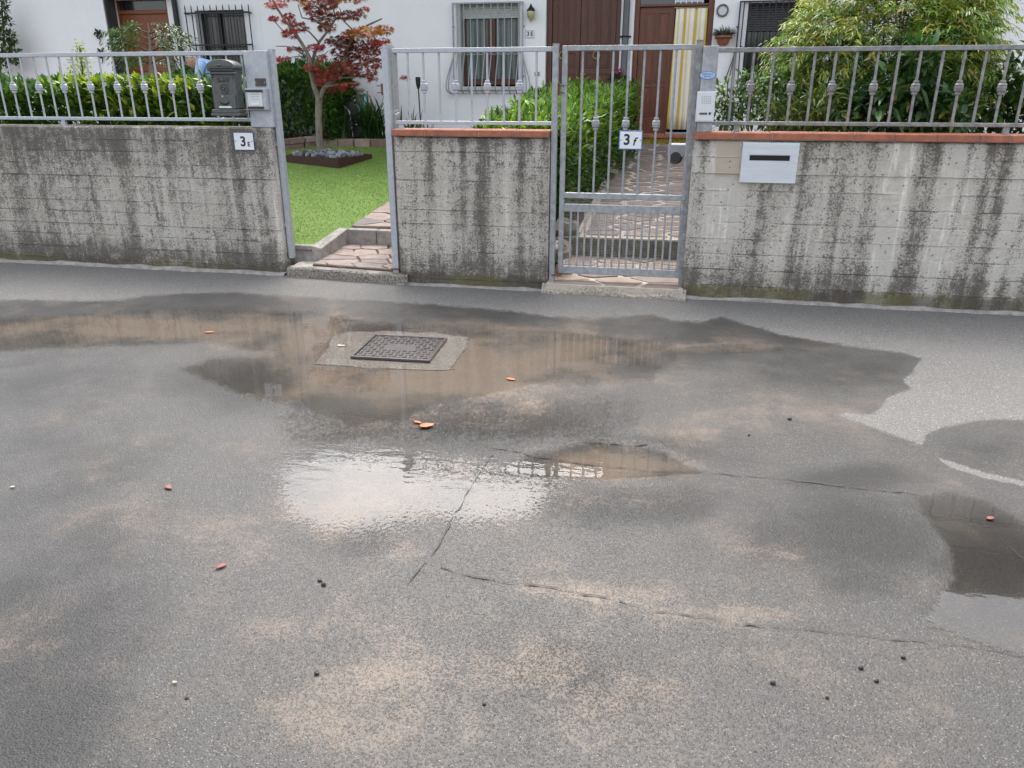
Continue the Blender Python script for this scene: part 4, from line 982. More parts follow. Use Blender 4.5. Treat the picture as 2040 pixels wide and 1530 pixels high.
# hedge behind the left wall: dark laurel with a yellow-green young stretch
q = [(-7.4, 6.66), (-3.74, 6.66), (-4.15, 7.35), (-7.6, 7.35)]
lh = hedge('laurel_hedge', 'clipped laurel hedge with a yellow-green patch behind the left railing', q, lambda y: .75, 1.50, 1.53, 19000, .105, .043, LG, [4, 4, 2, 3], [(.06, .13, .02), (.09, .18, .025), (.04, .10, .018)], M['leaf_glossy'], 'hedges')
n = 900; cx_ = X(255, 150, 6.7); P = np.stack([rng.normal(cx_, .36, n), 6.62 + rng.normal(0, .05, n) + .1 * rng.random(n), np.clip(rng.normal(1.42, .15, n), 1.1, 1.58)], 1)
D = np.stack([rng.normal(0, .5, n), -.5 + rng.normal(0, .4, n), .6 + rng.normal(0, .4, n)], 1)
leaves('young_foliage', P, D, .095 * rng.uniform(.7, 1.2, n), .04, palette(n, [(.26, .33, .03), (.36, .40, .04), (.13, .23, .03), (.08, .16, .025)], [3, 2, 3, 2]), M['leaf'], lh)['label'] = 'yellow-green young leaves'
q = [(-1.85, 7.25), (-1.02, 7.25), (-.62, 11.3), (-1.75, 11.3)]
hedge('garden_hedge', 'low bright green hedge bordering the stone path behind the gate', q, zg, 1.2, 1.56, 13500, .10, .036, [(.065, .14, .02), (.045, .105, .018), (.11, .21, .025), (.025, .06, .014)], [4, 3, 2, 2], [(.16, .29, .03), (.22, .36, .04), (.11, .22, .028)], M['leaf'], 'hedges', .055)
q = [(-7.9, 11.75), (-5.3, 11.75), (-5.25, 12.55), (-7.9, 12.6)]
hedge('laurel_hedge', 'dark laurel hedge by the house, left of the red maple', q, lambda y: .78, 1.78, 1.86, 9000, .12, .045, LG, [3, 5, 2, 4], [(.07, .15, .022), (.05, .12, .02), (.10, .19, .03)], M['leaf_glossy'], 'hedges', .06)

def fuzzy(name, label, cat, stems_, clumps, L, W, cols, w, m, group=None, outward=.6, droop=.25, bark='twig', spread=.9):
    """shrub: clumps (x, y, z, rx, ry, rz, n) of leaves carried by stems"""
    base = stems_[0][0] if stems_ else clumps[0][:3]; t = thing(name, label, cat, base, group)
    for s_ in stems_:
        r0 = .006 + .004 * len(s_); MB().tube(s_, [r0 * (1 - .75 * i / (len(s_) - 1)) for i in range(len(s_))], 6).build('stem', M[bark], t, smooth=True)
    PP, DD, CC_ = [], [], []
    for cl in clumps:
        x, y, z, rx, ry, rz, n = cl[:7]; cs, ws = (cl[7], cl[8]) if len(cl) > 7 else (cols, w)
        d = unit(rng.normal(0, 1, (n, 3))); r_ = rng.random(n)[:, None] ** .45
        PP.append(np.array([x, y, z]) + d * r_ * np.array([rx, ry, rz])); DD.append(d * outward + rng.normal(0, spread * .6, (n, 3)) + np.array([0, 0, .15])); CC_.append(palette(n, cs, ws))
    P = np.concatenate(PP); n = len(P)
    leaves('foliage', P, np.concatenate(DD), L * rng.uniform(.65, 1.25, n), W * rng.uniform(.75, 1.2, n), np.concatenate(CC_), m, t, droop); return t
def sprays(tips, nl, L, W, cs, parent, name='foliage', m=None, sway=.6):
    """drooping compound sprays: tips = list of (base, direction, length)"""
    PP, DD, CC_ = [], [], []
    for (b, d, ln, cpick) in tips:
        b = np.array(b, float); d = np.array(d, float); d /= np.linalg.norm(d); sd_ = np.cross(d, [0, 0, 1.0]); sd_ /= np.linalg.norm(sd_) + 1e-6
        c = np.array(cpick)
        for i in range(nl):
            tt = .15 + .85 * (i + .5) / nl; p = b + d * ln * tt + np.array([0, 0, -ln * .35 * tt * tt]); s_ = 1 if i % 2 else -1
            dr = d * .75 + sd_ * s_ * rng.uniform(.35, 1.0) + np.array([0, 0, -.25 - .45 * tt]) + rng.normal(0, .25, 3)
            PP.append(p + rng.normal(0, .012, 3)); DD.append(dr); CC_.append(c * (1 + rng.normal(0, .14)) * (1 + rng.normal(0, .05, 3)))
    P = np.array(PP); n = len(P)
    return leaves(name, P, np.array(DD), L * rng.uniform(.7, 1.25, n), W * rng.uniform(.8, 1.2, n), np.clip(np.array(CC_), .004, 1), m or M['leaf'], parent, .2)

# heavenly bamboo behind the right wall
yn = 7.45
nd = thing('bamboo_shrub', 'big feathery shrub with olive, yellow and bronze leaf tips behind the right railing', 'shrub', (X(1750, 200, yn), yn, zg(yn)))
tips = []; cxn = X(1800, 60, yn)
for i in range(26):
    a = random.uniform(-1, 1); tx = cxn + a * (.8 if a < 0 else .55); tz_ = 2.4 - .5 * a * a + random.uniform(-.3, .2); ty = yn + random.uniform(-.5, .5)
    b = (cxn + a * .35 + random.uniform(-.1, .1), yn + random.uniform(-.25, .25), zg(yn)); md_ = ((b[0] + tx) / 2 - a * .08, (b[1] + ty) / 2, (b[2] + tz_) / 2 + .12)
    MB().tube([b, md_, (tx, ty, tz_)], [.011, .008, .004], 6).build('stem', M['twig'], nd, smooth=True)
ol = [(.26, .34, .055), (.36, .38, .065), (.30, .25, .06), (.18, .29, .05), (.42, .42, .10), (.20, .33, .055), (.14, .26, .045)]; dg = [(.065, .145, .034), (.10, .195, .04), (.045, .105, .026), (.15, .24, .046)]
for i in range(4600):
    th = random.uniform(0, 2 * math.pi); ph = math.acos(random.uniform(-.75, 1)); rr_ = random.random() ** .4
    dx, dy, dz_ = math.sin(ph) * math.cos(th), math.sin(ph) * math.sin(th), math.cos(ph)
    if dy > .45: continue
    p = (cxn + dx * (.95 if dx < 0 else .56) * rr_ + .05 * dz_, yn + dy * .75 * rr_, 1.62 + dz_ * .92 * rr_)
    if p[2] < .5: continue
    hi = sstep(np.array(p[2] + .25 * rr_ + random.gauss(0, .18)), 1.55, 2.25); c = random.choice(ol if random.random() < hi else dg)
    tips.append((p, (dx + random.gauss(0, .35), dy * .8 + random.gauss(0, .35) - .15, .45 * dz_ + .25 + random.gauss(0, .25)), random.uniform(.14, .28), c))
for i in range(70):      # long outlying shoots to the right and left
    s_ = random.choice([-1, 1, 1]); p = (cxn + s_ * random.uniform(.4, .62), yn + random.uniform(-.4, .3), random.uniform(1.55, 2.25)); tips.append((p, (s_ * 1.0, -.1, random.uniform(.1, .6)), random.uniform(.22, .36), random.choice(ol)))
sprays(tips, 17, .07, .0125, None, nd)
# broad-leaved shrubs in front of and beside it
def bush(label, pxs, Y_, r_, n, cols, w, L=.085, W=.032, m='leaf_glossy', cat='shrub', name='laurel_shrub', group='shrubs behind the right railing'):
    cl = []; st = []
    for (x, y, k) in pxs:
        p = at(x, y, Y_); cl.append((p[0], p[1] + random.uniform(-.05, .05), p[2], r_ * k, r_ * .8 * k, r_ * k, int(n * k)))
        st.append([(p[0] * .9 + .1 * at(pxs[0][0], y, Y_)[0], Y_, zg(Y_) - .03), (p[0], Y_ + .03, (p[2] + zg(Y_)) / 2), (p[0], p[1], p[2])])
    return fuzzy(name, label, cat, st, cl, L, W, cols, w, M[m], group)
bush('glossy dark green shrub with broad drooping leaves in the middle of the right railing', [(1790, 170, 1), (1830, 120, .8), (1760, 215, 1), (1850, 200, 1), (1700, 215, .8), (1900, 220, .8)], 6.56, .18, 170, [(.045, .11, .03), (.07, .15, .04), (.035, .085, .024), (.20, .22, .045)], [4, 3, 2, 1], .125, .042)
bush('pale green shrub beside the white intercom panel', [(1450, 200, 1), (1500, 170, .9), (1480, 225, 1), (1540, 215, 1), (1440, 235, .8), (1560, 165, .7), (1590, 225, .9)], 6.8, .16, 150, [(.07, .14, .03), (.05, .11, .022), (.13, .21, .05), (.03, .07, .018)], [4, 3, 2, 2], .075, .026, 'leaf')
bush('yellow-green narrow-leaved shrub low behind the right railing', [(1600, 225, 1), (1640, 200, .9), (1670, 235, 1), (1560, 235, .9)], 6.6, .15, 130, [(.12, .17, .03), (.20, .22, .04), (.06, .11, .02)], [3, 2, 2], .085, .018, 'leaf', name='narrow_leaved_shrub')
bush('laurel shrub at the right edge of the photo behind the railing', [(2010, 190, 1.2), (2060, 150, 1.3), (2100, 200, 1.4), (1975, 230, .9), (2050, 230, 1.2), (2180, 180, 1.6), (2300, 200, 1.6)], 7.0, .2, 170, [(.05, .11, .02), (.08, .16, .026), (.03, .07, .016)], [4, 2, 3], .10, .04)
p = at(1848, 132, 6.6)
# red maple in its planter
yt = 10.55
pl = thing('planter', 'square rusty steel planter edge filled with grey stones around the maple', 'planter', (-4.85, 10.4, .6))
cL, cF = np.array([-5.40, 10.33]), np.array([-4.42, 9.95]); dvv = np.array([.16, .80]); cR, cB = cF + dvv, cL + dvv
zt_ = gz(10.75) + .055
for a, b in ((cL, cF), (cF, cR), (cR, cB), (cB, cL)):
    e = (b - a) / np.linalg.norm(b - a); nn = np.array([-e[1], e[0]]) * .012
    MB().prism([tuple(a), tuple(b), tuple(b + nn), tuple(a + nn)], lambda p: (p[0], p[1], gz(p[1]) - .03), lambda p: (p[0], p[1], zt_)).build('edge_plate', M['corten'], pl)
MB().prism([tuple(cL), tuple(cF), tuple(cR), tuple(cB)], lambda p: (p[0] * .995 + -4.85 * .005, p[1] * .995 + 10.4 * .005, gz(10) - .05), lambda p: (p[0] * .985 - 4.85 * .015, p[1] * .985 + 10.4 * .015, zt_ - .03)).build('fill', M['soil'], pl)
pebs = []
for k in range(5):
    b_ = MB().ball((0, 0, 0), 1, 7, 5); rp_ = random.Random(k)
    b_.v = [(x * rp_.uniform(.75, 1.1), y * rp_.uniform(.75, 1.1), z * rp_.uniform(.7, 1.1)) for x, y, z in b_.v]; pebs.append(b_.mesh('pebble', M['stone_grey'], smooth=False))
t_ = NT('slate_pebbles'); r_ = t_.n('ObjectInfo').outputs['Random']; t_.bsdf(Base_Color=t_.ramp(r_, [(0, (.07, .073, .08)), (.5, (.17, .175, .185)), (1, (.34, .345, .35))]), Roughness=.8, Normal=t_.bump(t_.noise(t_.pos(), 60, 4), .004))
for m_ in pebs: m_.materials[0] = t_.m
for i in range(190):
    u, v_ = random.uniform(.04, .96), random.uniform(.05, .95); q = cL + (cF - cL) * u + dvv * v_; s_ = random.uniform(.022, .045)
    link('pebble', random.choice(pebs), pl, (q[0], q[1], zt_ - .015 + .05 * (1 - abs(u - .5) * 2) * (1 - abs(v_ - .5) * 2) + random.uniform(0, .02)), (random.uniform(0, 3), random.uniform(0, 3), random.uniform(0, 3)), (s_ * 1.25, s_, s_ * .7))
mt = thing('maple_tree', 'small red-leaved maple growing from the stone-filled planter', 'tree', (X(642, 312, yt), yt, zt_ - .03))
def cz2(x, y, dy=0.0):          # crop coordinates of the maple study -> world
    return at(500 + x / 5.1, y / 5.1, yt + dy)
MB().tube([at(642, 314, yt), at(636, 275, yt), at(634.5, 235, yt + .02), at(635.5, 198, yt)], [.058, .048, .046, .05], 10).build('trunk', M['bark'], mt, smooth=True)
brs = [([(690, 1010), (640, 880), (605, 720), (595, 590), (545, 490), (450, 340), (350, 215), (255, 70), (190, -60)], .036, -.15), ([(695, 1000), (745, 890), (860, 790), (940, 640), (990, 470), (1060, 330), (1200, 250), (1330, 190)], .033, .2), ([(600, 720), (640, 560), (690, 430), (790, 300), (860, 190), (830, 60), (760, -80)], .022, .1), ([(860, 790), (1000, 720), (1150, 640), (1290, 560)], .016, -.3), ([(860, 790), (980, 790), (1120, 770), (1240, 790)], .012, -.35), ([(595, 590), (480, 520), (360, 470), (250, 470)], .010, -.2), ([(595, 640), (500, 570), (330, 590)], .007, .1), ([(450, 340), (330, 320), (250, 230), (220, 160)], .009, .25), ([(640, 560), (720, 590), (780, 520)], .008, -.3), ([(690, 430), (600, 330), (480, 250), (350, 180)], .011, -.1), ([(990, 470), (850, 420), (750, 400)], .010, .3), ([(860, 190), (1000, 180), (1120, 110), (1180, 170)], .010, -.1), ([(790, 300), (640, 200), (520, 180), (480, 60), (560, -60)], .010, .25), ([(1060, 330), (950, 220), (900, 80)], .009, .3), ([(745, 890), (820, 870), (950, 850), (1060, 850)], .008, -.3)]
for pts, r0, dy in brs:
    n_ = len(pts); MB().tube([cz2(x, y, dy * (i / (n_ - 1)) ** .7) for i, (x, y) in enumerate(pts)], [r0 * (1 - .8 * i / (n_ - 1)) + .003 for i in range(n_)], 7).build('branch', M['bark'], mt, smooth=True)
RD = [(.36, .05, .06), (.26, .04, .048), (.44, .08, .08)]; DK = [(.20, .042, .038), (.27, .06, .042), (.14, .036, .028)]; OR = [(.48, .15, .05), (.36, .11, .04), (.40, .26, .05), (.30, .06, .045)]
mc = [(250, 40, 110, 45, RD, 60), (540, 30, 60, 40, OR, 30), (650, 80, 110, 80, DK, 110), (800, 40, 80, 50, DK, 60), (720, 170, 130, 70, DK, 110), (1000, 150, 180, 50, DK, 110), (1150, 90, 60, 25, RD, 20), (230, 185, 50, 30, RD, 30), (380, 180, 70, 60, RD, 50), (480, 270, 110, 50, RD, 80), (400, 340, 90, 50, RD, 60), (770, 270, 90, 50, OR, 70), (1000, 340, 100, 40, OR, 60), (1180, 320, 170, 60, OR, 140), (1350, 300, 100, 50, OR, 70), (1320, 420, 110, 40, RD, 60), (900, 420, 160, 60, DK, 150), (1130, 440, 200, 70, DK, 190), (1000, 520, 200, 60, DK, 170), (1240, 520, 120, 40, DK, 70), (660, 480, 100, 45, RD, 60), (420, 490, 80, 22, RD, 30), (310, 590, 90, 22, RD, 34), (720, 590, 50, 45, RD, 30), (1050, 610, 220, 55, RD, 160), (1250, 640, 120, 55, RD, 80), (950, 690, 180, 55, DK, 130), (1150, 740, 150, 40, DK, 70), (620, 680, 90, 45, RD, 60), (770, 760, 140, 55, RD, 90), (850, 880, 130, 50, RD, 80), (1000, 850, 100, 25, RD, 36), (700, 830, 70, 40, RD, 40), (1560, 780, 50, 18, RD, 12), (1230, 800, 70, 20, RD, 16), (700, -60, 300, 80, DK, 220), (1000, -40, 200, 70, OR, 120), (400, -60, 160, 70, RD, 100), (850, -180, 350, 80, RD, 200)]
PP, DD, CL = [], [], []
for cx, cy2, rx, ry, cs, n_ in mc:
    n_ = int(n_ * 1.45); dy = random.uniform(-.35, .35)
    for i in range(n_):
        a, r_ = random.uniform(0, 6.28), random.random() ** .5
        PP.append(cz2(cx + rx * r_ * math.cos(a), cy2 + ry * r_ * math.sin(a), dy + random.gauss(0, .12))); CL.append(np.array(random.choice(cs)) * random.uniform(.75, 1.3))
        DD.append((random.gauss(0, .8), random.gauss(-.3, .8), random.gauss(-.35, .3)))
P = np.array(PP); D = unit(np.array(DD)); n_ = len(P); U = np.array([0, 0, 1.0]) + rng.normal(0, .4, (n_, 3)); S = unit(np.cross(D, U)); Ls = rng.uniform(.036, .066, n_)[:, None]
ang = np.array([-2.2, -1.65, -1.15, -.75, -.5, -.25, 0, .25, .5, .75, 1.15, 1.65, 2.2]); rad = np.array([.45, .22, .75, .26, .92, .3, 1.0, .3, .92, .26, .75, .22, .45])
ring_ = np.stack([P + Ls * (D * (r_ * math.cos(a)) + S * (r_ * math.sin(a))) - np.array([0, 0, 1]) * Ls * .25 * r_ * r_ for a, r_ in zip(ang, rad)], 1)
Vm = np.concatenate([P[:, None], ring_], 1).reshape(-1, 3); k_ = len(ang); tri = np.array([(0, i + 1, i + 2) for i in range(k_ - 1)])
Fm = (np.arange(n_)[:, None, None] * (k_ + 1) + tri[None]).reshape(-1, 3)
o = link('crown', fast_mesh('crown', Vm - np.array(ORG[mt.name]), Fm, [M['leaf_maple']], np.repeat(np.array(CL), k_ + 1, 0)), mt); o['kind'] = 'stuff'

# bed edging bricks
be = thing('brick_edging', 'low weathered brick edging round the flower bed behind the lawn', 'edging', (-5.4, 11.75, .72))
M['brickr'] = stone_mat('edging_brick', [(0, (.30, .21, .17)), (.4, (.21, .12, .09)), (.7, (.38, .30, .25)), (1, (.26, .16, .12))])
def row(a, b, z0, n_, h, dep=.1):
    a, b = np.array(a), np.array(b); e = (b - a) / n_; nn = np.array([-e[1], e[0]]) / np.linalg.norm(e) * dep
    for i in range(n_):
        p0, p1 = a + e * (i + .03), a + e * (i + .97); j = np.array([random.uniform(-.006, .006)] * 2)
        MB().prism([tuple(p0 + j), tuple(p1 + j), tuple(p1 + nn + j), tuple(p0 + nn + j)], lambda p: (p[0], p[1], z0(p[1])), lambda p: (p[0], p[1], z0(p[1]) + h)).build('brick', M['brickr'], be, bevel=.006)
row((-6.35, 10.85), (-5.52, 11.76), lambda y: gz(y) - .02, 5, .085); row((-6.33, 10.85), (-5.50, 11.76), lambda y: gz(y) + .07, 5, .08)
row((-5.48, 11.74), (-3.1, 11.80), lambda y: gz(y) - .02, 9, .12)
struct(MB().add([(-7.9, 10.9, .70), (-6.3, 10.95, .70), (-5.45, 11.84, .80), (-3.1, 11.88, .80), (-3.1, 12.8, .82), (-7.9, 12.8, .82)], [(0, 1, 2, 3, 4, 5)]).build('flower_bed', M['soil']))
# strap-leaved clumps
def clump(label, px_, py_, Y_, n_, h, col, zb0=None, group='strap-leaved clumps'):
    b = at(px_, py_, Y_); b[2] = zb0 if zb0 is not None else b[2]
    t = thing('strap_leaf_plant', label, 'plant', tuple(b), group); vs, fs, cs = [], [], []
    for i in range(n_):
        a = random.uniform(0, 6.28); ln = h * random.uniform(.6, 1.15); sp_ = random.uniform(.25, 1.0); w_ = random.uniform(.012, .02); c = np.array(random.choice(col)) * random.uniform(.7, 1.25)
        o_ = np.array([random.gauss(0, .08), random.gauss(0, .06), 0]); d = np.array([math.cos(a), math.sin(a), 0]); s_ = np.array([-d[1], d[0], 0])
        for k in range(6):
            t_k = k / 5; p = b + o_ + d * ln * sp_ * (t_k ** 1.3) * .75 + np.array([0, 0, ln * (t_k * 1.15 - sp_ * .75 * t_k ** 2.4)]); ww_ = w_ * (1 - t_k ** 2.5) + .001
            vs += [p - s_ * ww_, p + s_ * ww_]; cs += [c, c]
            if k: q = len(vs); fs.append((q - 4, q - 3, q - 1, q - 2))
    me = fast_mesh('strap_leaves', np.array(vs) - np.array(ORG[t.name]), np.array(fs), [M['leaf']], np.array(cs), True); link('strap_leaves', me, t)['kind'] = 'stuff'
    return t
SG = [(.05, .10, .035), (.035, .08, .025), (.08, .14, .05)]; SD = [(.03, .085, .02), (.02, .06, .016), (.05, .11, .025)]
clump('grey-green strap-leaved clump right of the maple trunk', 680, 280, 12.0, 90, .62, SG, .8)
clump('dark green strap-leaved clump in front of the stone pillar', 742, 280, 12.05, 120, .78, SD, .8)
clump('dark strap-leaved plant behind the end of the middle railing', 815, 262, 11.4, 70, .55, SD, .72)
clump('small strap-leaved plant at the foot of the garden torch', 845, 262, 11.3, 40, .45, SG, .72)
tb = thing('terracotta_ball', 'terracotta ball lying on the flower bed beside the maple trunk', 'ball', tuple(at(649, 269, 11.95)))
bc = at(649, 269, 11.95); MB().ball((bc[0], bc[1], bc[2]), .062, 16, 10).build('ball', M['terracotta'], tb, smooth=True)
MB().lathe((bc[0], bc[1], .80), [(.045, 0), (.05, bc[2] - .80 - .05), (.035, bc[2] - .80 - .045)], 12).build('foot', M['terracotta'], tb)
# stone standpipe with hose, reel cart, white block wall
yc = 12.4; pc = at(718, 220, yc)
sp_ = thing('standpipe_column', 'slim stone standpipe column with a rounded cap against the white house', 'column', (pc[0], yc, .82))
zt2 = Z(718, 176, yc); MB().lathe((pc[0], yc, .8), [(.07, 0), (.066, zt2 - .86), (.066, zt2 - .85), (.085, zt2 - .84), (.09, zt2 - .815), (.06, zt2 - .80)], 14).build('shaft', M['rock'], sp_, smooth=True)
tp = at(732, 190, yc - .08); MB().cyl((pc[0], yc - .05, tp[2]), (tp[0], tp[1], tp[2]), .012).cyl((tp[0], tp[1], tp[2]), (tp[0], tp[1], tp[2] + .05), .010).box(tp[0] - .025, tp[0] + .025, tp[1] - .006, tp[1] + .006, tp[2] + .05, tp[2] + .062).build('tap', M['brass'], sp_)
hs_ = thing('garden_hose', 'coiled teal garden hose hanging on the stone standpipe', 'hose', tuple(at(728, 205, yc - .1)))
hm = MB(); hc = at(728, 200, yc - .1)
hm.tube([(hc[0] + .035 * math.cos(a) + .006 * math.sin(a * .13), hc[1] - .01 * (a / 6.28), hc[2] - .02 + .12 * math.sin(a)) for a in np.linspace(0, 6.28 * 4, 70)], .011, 6).build('coil', M['teal'], hs_, smooth=True)
MB().tube([tp, (tp[0] + .05, tp[1] - .02, tp[2] - .01), (tp[0] + .07, tp[1] - .03, tp[2] - .08), (tp[0] + .05, tp[1] - .03, tp[2] - .17)], [.012, .012, .012, .01], 6).build('connector', M['orange'], hs_, smooth=True)
yr2 = 12.25; c0 = at(703, 222, yr2)
rc = thing('hose_reel', 'black and teal hose reel cart with pale handles left of the standpipe', 'hose reel', (c0[0], yr2, .82))
for dy in (-.11, .11): MB().lathe((c0[0], yr2 + dy, c0[2]), [(.02, -.012), (.13, -.012), (.15, 0), (.13, .012), (.02, .012)], 20, 'y').build('drum_flange', M['dark_plastic'], rc, smooth=True)
MB().lathe((c0[0], yr2, c0[2]), [(.05, -.1), (.115, -.09), (.12, -.03), (.115, 0), (.12, .04), (.115, .09), (.05, .1)], 20, 'y').build('hose_coil', M['teal'], rc, smooth=True)
ha, hb = at(673, 191, yr2), at(690, 190, yr2)
MB().tube([(c0[0] + .03, yr2 - .14, .83), (c0[0], yr2 - .14, c0[2]), (ha[0], yr2 - .12, ha[2]), (hb[0], yr2 + .12, hb[2]), (c0[0] + .06, yr2 + .14, c0[2] + .02), (c0[0] + .06, yr2 + .14, .83)], .012, 7).build('handle', M['white_plastic'], rc, smooth=True)
for dy in (-.13, .13): MB().lathe((c0[0] + .09, yr2 + dy, .90), [(.02, -.015), (.075, -.015), (.08, 0), (.075, .015), (.02, .015)], 16, 'y').build('wheel', M['dark_plastic'], rc, smooth=True)
bw = thing('block_wall', 'low wall of white painted blocks between hedge and standpipe', 'wall', tuple(at(690, 215, 12.6)))
xa, xb2 = X(678, 200, 12.55), X(701, 200, 12.55); zz = .80; k = 0
while zz < Z(690, 180, 12.55) - .01:
    m_ = (xa + xb2) / 2 + (.05 if k % 2 else -.06)
    for a, b in ((xa, m_ - .004), (m_ + .004, xb2)): MB().box(a, b, 12.55, 12.70, zz, zz + .085).build('block', M['plaster'], bw, bevel=.008)
    zz += .092; k += 1
# garden torch
yq = 10.9; tq = at(833, 165, yq)
gt = thing('garden_torch', 'black solar garden torch on a thin pole behind the middle railing', 'garden light', (X(838, 245, yq), yq, gz(yq)))
MB().cyl((X(840, 250, yq), yq, gz(yq) - .03), (tq[0], yq, tq[2] - .06), .009).build('pole', M['black_iron'], gt)
MB().lathe((tq[0], yq, tq[2] - .08), [(.015, 0), (.03, .05), (.036, .12), (.036, .15), (.03, .155)], 12).build('torch_head', M['black_iron'], gt, smooth=True)
# background shrubs of the left garden
yb1 = 9.0
bp_ = at(300, 130, yb1)
sh = thing('layered_shrub', 'airy green shrub with layered twigs in front of the orange door', 'shrub', (bp_[0], yb1, zg(yb1)))
MB().tube([(bp_[0], yb1, zg(yb1)), at(302, 140, yb1), at(300, 90, yb1), at(295, 45, yb1)], [.04, .035, .02, .006], 8).build('trunk', M['bark'], sh, smooth=True)
tips = []
for i in range(150):
    yy = random.uniform(42, 128); half = 58 if 50 < yy < 105 else 35; xx = 296 + random.uniform(-half, half); p = at(xx, yy, yb1 + random.uniform(-.3, .3))
    s_ = 1 if xx > 296 else -1; tips.append((p, (s_, random.gauss(0, .5), .1), random.uniform(.18, .32), random.choice([(.07, .12, .045), (.05, .09, .03), (.12, .17, .08), (.035, .07, .025)])))
for i in range(6):
    yy = 55 + i * 12
    for s_ in (-1, 1): MB().tube([at(299, yy + 12, yb1), at(296 + s_ * 28, yy, yb1 + random.uniform(-.15, .15)), at(296 + s_ * 54, yy + 6, yb1 + random.uniform(-.25, .25))], [.012, .008, .003], 5).build('branch', M['twig'], sh)
sprays(tips, 11, .06, .018, None, sh)
yb2 = 7.9; P0 = at(160, 130, yb2)
fuzzy('golden_conifer', 'small pointed yellow-green conifer rising above the left hedge', 'conifer', [[(P0[0], yb2, zg(yb2)), (P0[0], yb2, 1.6), at(159, 95, yb2)]], [(*at(159, 96, yb2), .035, .035, .08, 60), (*at(160, 112, yb2), .08, .07, .10, 110), (*at(160, 132, yb2), .13, .11, .13, 190), (*at(160, 160, yb2), .18, .15, .18, 240), (*at(160, 190, yb2), .2, .17, .2, 200)], .05, .012, [(.30, .34, .05), (.42, .44, .08), (.17, .23, .04)], [3, 2, 2], M['leaf'])
yb3 = 12.35
fuzzy('dark_conifer', 'small dark blue-green conifer behind the maple fork', 'conifer', [[(X(603, 150, yb3), yb3, .8), at(603, 130, yb3), at(604, 100, yb3)]], [(*at(604, 106, yb3), .05, .05, .09, 90), (*at(602, 124, yb3), .11, .09, .12, 170), (*at(598, 145, yb3), .16, .13, .15, 240)], .055, .012, [(.02, .06, .035), (.03, .085, .045), (.045, .11, .05)], [3, 3, 1], M['leaf'])
# climber on the left facade
yv = 12.18
cl = [(*at(x, y, yv), r_, .07, r_, n_) for x, y, r_, n_ in ((4, 20, .12, 60), (10, 45, .13, 80), (0, 70, .14, 70), (22, 75, .09, 50), (24, 95, .13, 90), (12, 110, .14, 80), (30, 118, .08, 40), (2, 130, .2, 90), (-20, 60, .25, 130), (-20, 120, .25, 130), (8, 2, .1, 40))]
fuzzy('climbing_plant', 'climbing plant on the white facade at the left edge of the photo', 'climber', [[(X(-5, 130, yv), yv, .75), at(-2, 130, yv), at(8, 80, yv), at(4, 20, yv), at(10, -30, yv)], [at(-2, 130, yv), at(18, 110, yv), at(26, 80, yv)]], cl, .085, .04, [(.06, .12, .035), (.04, .085, .022), (.12, .18, .06)], [4, 3, 2], M['leaf'])
# rocks beside the path
for i, (p_x, p_y, r_, lb_) in enumerate(((1212, 347, .10, 'rough pale rock at the foot of the hedge beside the stone path'), (1128, 455, .11, 'brownish rock at the path edge behind the gate mesh'), (1108, 500, .12, 'mossy rock behind the gate hinge'))):
    q = slope(p_x, p_y + 8); k = thing('rock', lb_, 'rock', tuple(q), 'rocks along the path'); b_ = MB().ball((q[0], q[1], q[2] + r_ * .35), (r_ * 1.2, r_, r_ * .8), 9, 6); rp_ = random.Random(i + 40)
    b_.v = [(x + rp_.uniform(-.02, .02), y + rp_.uniform(-.02, .02), z + rp_.uniform(-.02, .02)) for x, y, z in b_.v]; b_.build('boulder', M['rock'], k, bevel=.006)
# grey meter box behind the right gate post
ym2 = 6.36; x0, x1 = X(1330, 305, ym2), X(1368, 305, ym2); z0, z1 = Z(1350, 323, ym2), Z(1350, 287, ym2)
gb = thing('meter_box', 'grey plastic box with round dark underside fixed behind the right gate post', 'box', ((x0 + x1) / 2, ym2, z0))
MB().box(x0, x1, ym2, ym2 + .14, z0 + .04, z1).build('casing', M['grey_plastic'], gb, bevel=.012)
MB().lathe(((x0 + x1) / 2 - .01, ym2 + .03, z0 + .035), [(.02, -.035), (.045, -.03), (.055, 0), (.04, .035)], 16, 'y').build('round_lens', M['dark_plastic'], gb, smooth=True)
MB().box(x1 - .01, xr0 + .12, YW + .198, ym2 + .10, z0 + .06, z1 - .02).build('bracket', M['dark_plastic'], gb)
# ================================================================== HOUSES
YH = 12.8; ZB, ZT = .45, 5.9
def holed(mb, x0, x1, z0, z1, y0, y1, holes):
    """wall slab with rectangular openings, cut into butted pieces"""
    xs_ = sorted({x0, x1, *[h[0] for h in holes], *[h[1] for h in holes]}); xs_ = [x for x in xs_ if x0 <= x <= x1]
    for a, b in zip(xs_[:-1], xs_[1:]):
        cur = z0
        for h in sorted([h for h in holes if h[0] < b - 1e-6 and h[1] > a + 1e-6], key=lambda h: h[2]):
            if h[2] > cur: mb.box(a, b, y0, y1, cur, h[2])
            cur = h[3]
        if cur < z1: mb.box(a, b, y0, y1, cur, z1)
    return mb
def roof(h, x0, x1, e=5.9):
    MB().box(x0, x1, 11.75, 21, e + .002, e + .12).build('soffit', M['soffit'], h)
    MB().prism([(11.6, e + .125), (21.2, e + .125), (16.4, e + 1.6)], lambda p: (x0, p[0], p[1]), lambda p: (x1, p[0], p[1])).build('roof', M['roof_tile'], h)
    MB().cyl((x0 + .01, 11.66, e + .06), (x1 - .01, 11.66, e + .06), .07, n=10).build('gutter', M['pipe'], h)
